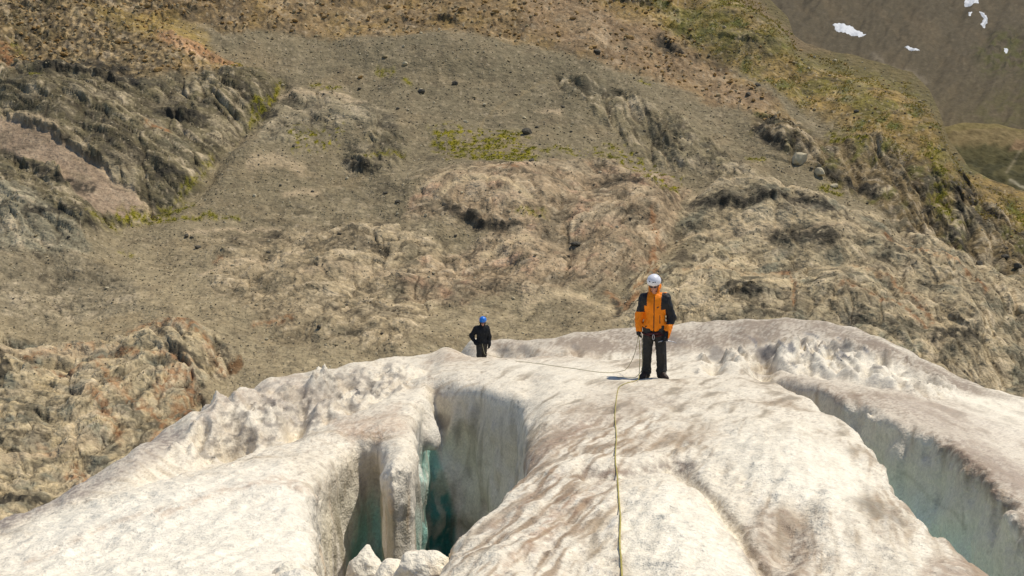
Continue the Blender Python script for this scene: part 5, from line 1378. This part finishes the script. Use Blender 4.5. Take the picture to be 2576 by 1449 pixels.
ice_block(925, 1440, 6.7, (.11, .22, .20), 21, 'tall jagged ice block wedged left in the crevasse mouth', 2.2, [((.02, 0, 0), (.055, .05, .24), .10, .015), ((-.03, 0, 0), (-.02, .0, .12), .08, .02), ((-.05, 0, -.1), (-.07, .0, .02), .06, .02)])
ice_block(985, 1452, 6.3, (.10, .18, .10), 25, 'small lumpy ice block between the jagged block and the rounded one', 2.0, [((.02, .1, 0), (.03, .15, .13), .07, .02)])
ice_block(1062, 1440, 6.2, (.19, .24, .15), 29, 'rounded white ice block beside the right edge of the crevasse', 1.8, [((-.05, 0, .05), (.06, .0, .06), .08, .08)])
ice_block(735, 1462, 5.6, (.14, .16, .07), 33, 'flat white ice lump at the bottom edge, on the left bulge', 1.2)

# ================================================================== SNOW PATCHES on the far slope
M_snow = mat('old_snow', (.64, .65, .66), .7, spec=.3, var=.08, vscale=.4, bump=.2, bscale=.8)
def snow(poly, label, nst=40):
    xs = [p[0] for p in poly]; ys = [p[1] for p in poly]
    gx = np.linspace(min(xs) - 3, max(xs) + 3, nst); gyy = np.linspace(min(ys) - 3, max(ys) + 3, nst)
    X, Y = np.meshgrid(gx, gyy, indexing='ij')
    d = sdf_poly(X + 2.5 * perlin(X / 9, Y / 7, 3), Y + 2.0 * perlin(X / 8, Y / 6, 5), poly)
    fi = (X - fpx[0]) / (fpx[1] - fpx[0]); i = np.clip(fi.astype(int), 0, len(fpx) - 2)
    col_y = fPY[0]; fj = np.interp(-Y, -col_y, np.arange(len(col_y))); j = np.clip(fj.astype(int), 0, len(col_y) - 2)
    a = (fi - i)[..., None]; b = (fj - j)[..., None]
    Pw = fP[i, j] * (1 - a) * (1 - b) + fP[i + 1, j] * a * (1 - b) + fP[i, j + 1] * (1 - a) * b + fP[i + 1, j + 1] * a * b
    th = np.clip(-d, -1.5, 6) * .22
    Pw = Pw + np.array([0, -.55, .83]) * th[..., None]
    ix = np.arange(nst * nst).reshape(nst, nst); ok = d < 1.2
    okc = ok[:-1, :-1] & ok[1:, :-1] & ok[1:, 1:] & ok[:-1, 1:]
    f = np.stack([ix[:-1, :-1], ix[1:, :-1], ix[1:, 1:], ix[:-1, 1:]], -1)[okc]
    o = obj('snow_patch', np_mesh('snow_patch', Pw.reshape(-1, 3), f, [M_snow])); tag(o, label, 'snow patch', group='old snow patches on the far slope')
snow([(2094, 60), (2112, 56), (2140, 64), (2162, 74), (2180, 88), (2160, 90), (2130, 82), (2104, 76)], 'largest snow patch on the far slope, a long sloping tongue')
snow([(2430, -12), (2462, -10), (2462, 6), (2444, 12), (2428, 6)], 'snow patch cut by the top edge of the picture')
snow([(2464, 26), (2478, 32), (2486, 48), (2478, 66), (2466, 62), (2474, 50), (2470, 38)], 'crescent-shaped snow patch near the top right corner')
snow([(2272, 124), (2290, 124), (2312, 136), (2296, 137)], 'thin snow sliver halfway down the far slope', 20)
snow([(2524, 130), (2534, 132), (2532, 140), (2523, 138)], 'tiny round snow patch at the right, below the crescent', 14)
snow([(2436, 30), (2444, 32), (2442, 42), (2435, 40)], 'tiny snow patch just left of the crescent-shaped one', 14)

# ================================================================== BOULDERS
M_r = {'dark': mat('dark_boulder_rock', tuple(lin((84, 78, 66))), .9, var=.3, vscale=1.5, bump=.1, bscale=3), 'tan': mat('tan_boulder_rock', tuple(lin((156, 140, 106))), .9, var=.25, vscale=1.5, bump=.1, bscale=3),
       'pale': mat('pale_boulder_rock', tuple(lin((190, 176, 144))), .9, var=.2, vscale=1.5, bump=.1, bscale=3), 'ochre': mat('ochre_boulder_rock', tuple(lin((158, 126, 76))), .9, var=.3, vscale=1.5, bump=.1, bscale=3)}
import bmesh
def rock_verts(seed, sub=2):
    bm = bmesh.new(); bmesh.ops.create_icosphere(bm, subdivisions=sub, radius=1)
    v = np.array([p.co[:] for p in bm.verts]); f = np.array([[q.index for q in p.verts] for p in bm.faces]); bm.free()
    r = np.random.default_rng(seed)
    for _ in range(7):                                   # plane cuts give flat faces and edges
        n = r.normal(size=3); n /= np.linalg.norm(n); d = r.uniform(.55, .85); s_ = v @ n
        v = v - n * np.clip(s_ - d, 0, 9)[:, None]
    v = v * r.uniform([.9, .7, .55], [1.25, 1.0, .85]) + r.normal(size=v.shape) * .025
    return v, f
ROCK_ME = {}
for k_ in M_r:
    ROCK_ME[k_] = [np_mesh('boulder', *rock_verts(100 + i * 7 + len(k_), 2), [M_r[k_]], False) for i in range(5)]
nb_ = 0
def boulder(px, py, r_px, kind, label, group=None, squash=1.0):
    global nb_
    p = slope_point(px, py); r_ = r_px * p[1] / FD * 1.0
    o = bpy.data.objects.new('boulder', ROCK_ME[kind][nb_ % 5]); nb_ += 1
    COLL.objects.link(o)
    o.location = (p[0], p[1], p[2] + r_ * .25); o.scale = (r_ * random.uniform(.9, 1.2), r_ * random.uniform(.8, 1.1), r_ * random.uniform(.75, 1.05) * squash)
    o.rotation_euler = (random.uniform(-.3, .3), random.uniform(-.3, .3), random.uniform(0, 6.28))
    tag(o, label, 'boulder', group)
for a in [(1060, 236, 11, 'dark', 'dark boulder alone on the grey scree, lower right of a green tuft'), (1144, 216, 10, 'dark', 'dark angular boulder near the centre of the grey scree cone'), (1058, 229, 6, 'pale', 'white-topped stone touching the dark boulder beside the green tuft'),
          (905, 193, 8, 'ochre', 'yellowish boulder on the grey scree under the ochre rubble'), (1325, 338, 17, 'dark', 'large dark boulder above the green patches in mid slope'), (1336, 424, 10, 'dark', 'dark boulder at the lower edge of the green patches'), (805, 850, 8, 'dark', 'black stone on tan scree left of the blue-helmeted climber'),
          (1447, 636, 13, 'dark', 'dark blue-grey boulder left above the white helmet'), (1118, 545, 8, 'dark', 'dark stone at the left tip of the brown overhang'), (1000, 523, 9, 'dark', 'dark stone on the pale bedrock above the middle ledge'), (968, 498, 6, 'dark', 'small black stone on bedrock, upper of a pair'),
          (1020, 172, 8, 'pale', 'pale stone high on the grey scree cone'), (968, 158, 7, 'tan', 'tan stone near the top of the scree cone'), (1220, 260, 6, 'pale', 'white stone at the bend of the faint path'), (1170, 315, 7, 'pale', 'white stone below the bend of the faint path'), (1500, 140, 9, 'dark', 'dark boulder on the pinkish talus above the scree'),
          (1880, 250, 9, 'dark', 'dark boulder at the foot of the grassy spur'), (1906, 226, 8, 'dark', 'brown-black boulder on the pink gravel below the spur'), (2010, 418, 24, 'pale', 'large pale boulder below the dark outcrop, left of the green ledge'), (2060, 445, 17, 'pale', 'rounded pale boulder right of the largest pale one'),
          (2100, 466, 12, 'pale', 'pale block at the top of the dark rock band'), (2462, 668, 12, 'dark', 'purple-black boulder on the right edge slope, left of a pair'), (2530, 640, 13, 'dark', 'purple-black boulder close to the right edge of the picture, upper one'), (2560, 672, 13, 'dark', 'purple-black boulder at the right edge, lower one'),
          (740, 376, 6, 'dark', 'dark block beside the grey slabs'), (498, 613, 9, 'dark', 'dark stone in the tan scree below the moss strip'), (470, 590, 8, 'dark', 'flat dark stone, first of a short row on tan scree'), (1430, 660, 6, 'dark', 'small dark stone left of the white helmet'), (640, 485, 7, 'pale', 'white stone at the right of the moss strip'), (2150, 300, 7, 'dark', 'dark stone on the yellow spur')]:
    boulder(*a)
def inz(k, x, y):
    i = int(np.argmin(np.abs(pxc - x))); j = int(np.argmin(np.abs(PYg[i] - y))); return Z[k][i, j]
LAND = [(270, 190, 'the dark hollow in the left cliff'), (520, 170, 'the orange earth streak'), (130, 370, 'the pink slab'), (430, 530, 'the yellow-green moss strip'), (800, 250, 'the pale grey slabs'), (930, 400, 'the dark broken outcrop'),
        (700, 430, 'the pale rounded slab'), (1020, 215, 'the lone green tuft'), (1060, 236, 'the lone dark scree boulder'), (1144, 216, 'the angular dark boulder'), (1250, 380, 'the green patches'), (1325, 338, 'the boulder above the green patches'), (1210, 580, 'the brown overhang'),
        (870, 750, 'the black ledge'), (1215, 800, 'the blue helmet'), (1645, 700, 'the white helmet'), (1715, 610, 'the two dark damp hollows'), (1590, 480, 'the slanting dark slot'), (1640, 320, 'the streaked grey outcrop'), (1970, 380, 'the dark outcrop with pale boulders'),
        (2350, 250, 'the spur outline'), (1690, 120, 'the dark cleft on the spur'), (1130, 65, 'the dark cleft in the ochre rubble'), (592, 915, 'the brown damp hollow'), (300, 620, 'the small green patch'), (150, 755, 'the low dark ledge at the left'), (1080, 100, 'the crest of the scree cone'),
        (1350, 230, 'the faint footpath'), (560, 60, 'the grassy ochre bank'), (60, 60, 'the top left corner'), (1450, 20, 'the yellow earth band at the top')]
USED = set()
def stone_label(x, y, k_, r_):
    d, lx, ly, nm = min((math.hypot(x - a, (y - b) * 1.3), a, b, n) for a, b, n in LAND)
    sz = 'tiny' if r_ < 3.8 else ('small' if r_ < 5.5 else ('mid-sized' if r_ < 8 else 'big'))
    kd = {'dark': 'dark', 'tan': 'tan', 'pale': 'pale', 'ochre': 'brown'}[k_]
    far_ = 'just ' if d < 45 else ('' if d < 95 else 'well ')
    an = math.degrees(math.atan2(-(y - ly), x - lx)) % 360
    dr = ['right of', 'above and right of', 'above', 'above and left of', 'left of', 'below and left of', 'below', 'below and right of'][int((an + 22.5) // 45) % 8]
    return f'{sz} {kd} stone {far_}{dr} {nm}'
cnt = 0; tries = 0
GRP = {'dark': 'dark stones scattered on the scree', 'tan': 'tan stones scattered on the scree', 'pale': 'pale stones scattered on the scree', 'ochre': 'blocks in the ochre rubble'}
while cnt < 225 and tries < 9000:
    tries += 1
    x = random.uniform(20, 2540); y = random.uniform(10, 900)
    if inz('domes_r', x, y) > .5 or inz('cliff_l', x, y) > .3 or inz('rust', x, y) > .3 or inz('slab_pink', x, y) > .2: continue
    o_ = inz('ochre', x, y)
    if y > np.interp(x, [0, 640, 1080, 1600, 2576], [1250, 960, 880, 815, 1000]) - 10: continue
    if y < np.interp(x, [p[0] for p in SPUR], [p[1] for p in SPUR]) + 8: continue
    if o_ > .5: k_ = 'ochre'; r_ = random.uniform(4.5, 10)
    else:
        if random.random() < .3: continue
        k_ = random.choice(['tan', 'pale', 'tan', 'dark', 'pale']); r_ = random.uniform(3, 5.8)
    lb = stone_label(x, y, k_, r_)
    if lb in USED or len(lb.split()) > 16: continue
    USED.add(lb)
    boulder(x, y, r_, k_, lb, GRP[k_]); cnt += 1
print('stones', cnt)
# finer stones, past counting: one mesh
def scatter(name, n, sizes, mats_, label, keep, sub=1):
    V_, F_, MI = [], [], []; off = 0
    protos = [rock_verts(300 + i, sub) for i in range(6)]
    k = 0; X = rng.uniform(-60, 2640, n * 3); Y = rng.uniform(-10, 1000, n * 3)
    for x, y in zip(X, Y):
        if k >= n: break
        i = int(np.clip(np.searchsorted(pxc, x), 0, ncol - 1))
        if y < top[i] + 6: continue
        j = int(nrow - 1 - np.searchsorted(PYg[i][::-1], y)); j = max(0, min(nrow - 1, j))
        if rng.random() > keep[i, j]: continue
        p = MP[i, j]; r_ = rng.uniform(*sizes) ** 1.0 * p[1] / FD; v, f = protos[k % 6]
        a = rng.uniform(0, 6.28); c_, s_ = math.cos(a), math.sin(a)
        vv = v * r_ * rng.uniform(.75, 1.25, 3); vv = np.stack([vv[:, 0] * c_ - vv[:, 1] * s_, vv[:, 0] * s_ + vv[:, 1] * c_, vv[:, 2]], 1)
        V_.append(vv + p + (0, 0, r_ * .3)); F_.append(f + off); off += len(v); MI.append(np.full(len(f), rng.integers(len(mats_)))); k += 1
    o = obj(name, np_mesh(name, np.concatenate(V_), np.concatenate(F_), mats_, False, np.concatenate(MI)))
    tag(o, label, name.replace('_', ' '), kind='stuff'); return o
screem = np.clip(1 - .7 * rocky, 0, 1) * np.clip(1 - 1.2 * zz('slab_pink'), 0, 1)
scatter('scree_stones', 9000, (1.1, 2.9), [M_r['tan'], M_r['pale'], M_r['dark'], M_r['tan']], 'countless small grey and tan stones littering the scree', screem * (1 - .8 * zz('ochre')))
scatter('rubble', 4200, (2.0, 6.0), [M_r['ochre'], M_r['tan'], M_r['ochre']], 'brown and ochre rubble blocks heaped over the upper slope', np.clip(zz('ochre') * rub * 1.2 + .12 * zz('spur'), 0, 1))

# ================================================================== GRASS AND MOSS TUFTS
M_grass = mat('alpine_grass', tuple(lin((138, 134, 36))), .9, var=.35, vscale=.6)
M_grass2 = mat('dry_alpine_grass', tuple(lin((172, 152, 74))), .9, var=.3, vscale=.6)
def tufts(name, n, mask, m, label, hpx=(2, 4.5)):
    V_, F_ = [], []; ij = np.argwhere(mask > .35)
    if len(ij) == 0: return
    sel = ij[rng.integers(0, len(ij), n)]
    for i, j in sel:
        p = MP[i, j] + rng.normal(size=3) * (.25, .25, 0); h_ = rng.uniform(*hpx) * p[1] / FD
        for b in range(6):
            a = rng.uniform(0, 6.28); w_ = h_ * .22; dx, dy = math.cos(a), math.sin(a)
            base = p + np.array([dx, dy, 0]) * h_ * rng.uniform(0, .6); tip = base + np.array([dx * h_ * .5, dy * h_ * .5, h_ * rng.uniform(.5, 1)])
            o_ = len(V_); V_ += [base + (-dy * w_, dx * w_, -.05 * h_), base + (dy * w_, -dx * w_, -.05 * h_), tip]; F_.append((o_, o_ + 1, o_ + 2))
    o = obj(name, np_mesh(name, np.array(V_), np.array(F_), [m], False)); tag(o, label, name.replace('_', ' '), kind='stuff')
vis = (PYg < 960) & (PXg > -60) & (PXg < 2640)
tufts('grass', 3600, GM * vis, M_grass, 'green grass and moss tufts in the gullies and on mid-slope scree')
sp = zz('spur') * vis * (rim_d > 22) * (fbm(PXg / 60, PYg / 34, 3, 66) > .05)
tufts('dry_grass', 6000, sp, M_grass2, 'dry yellow-green grass over the spur', (2, 5))
print('done', time.time() - T0)
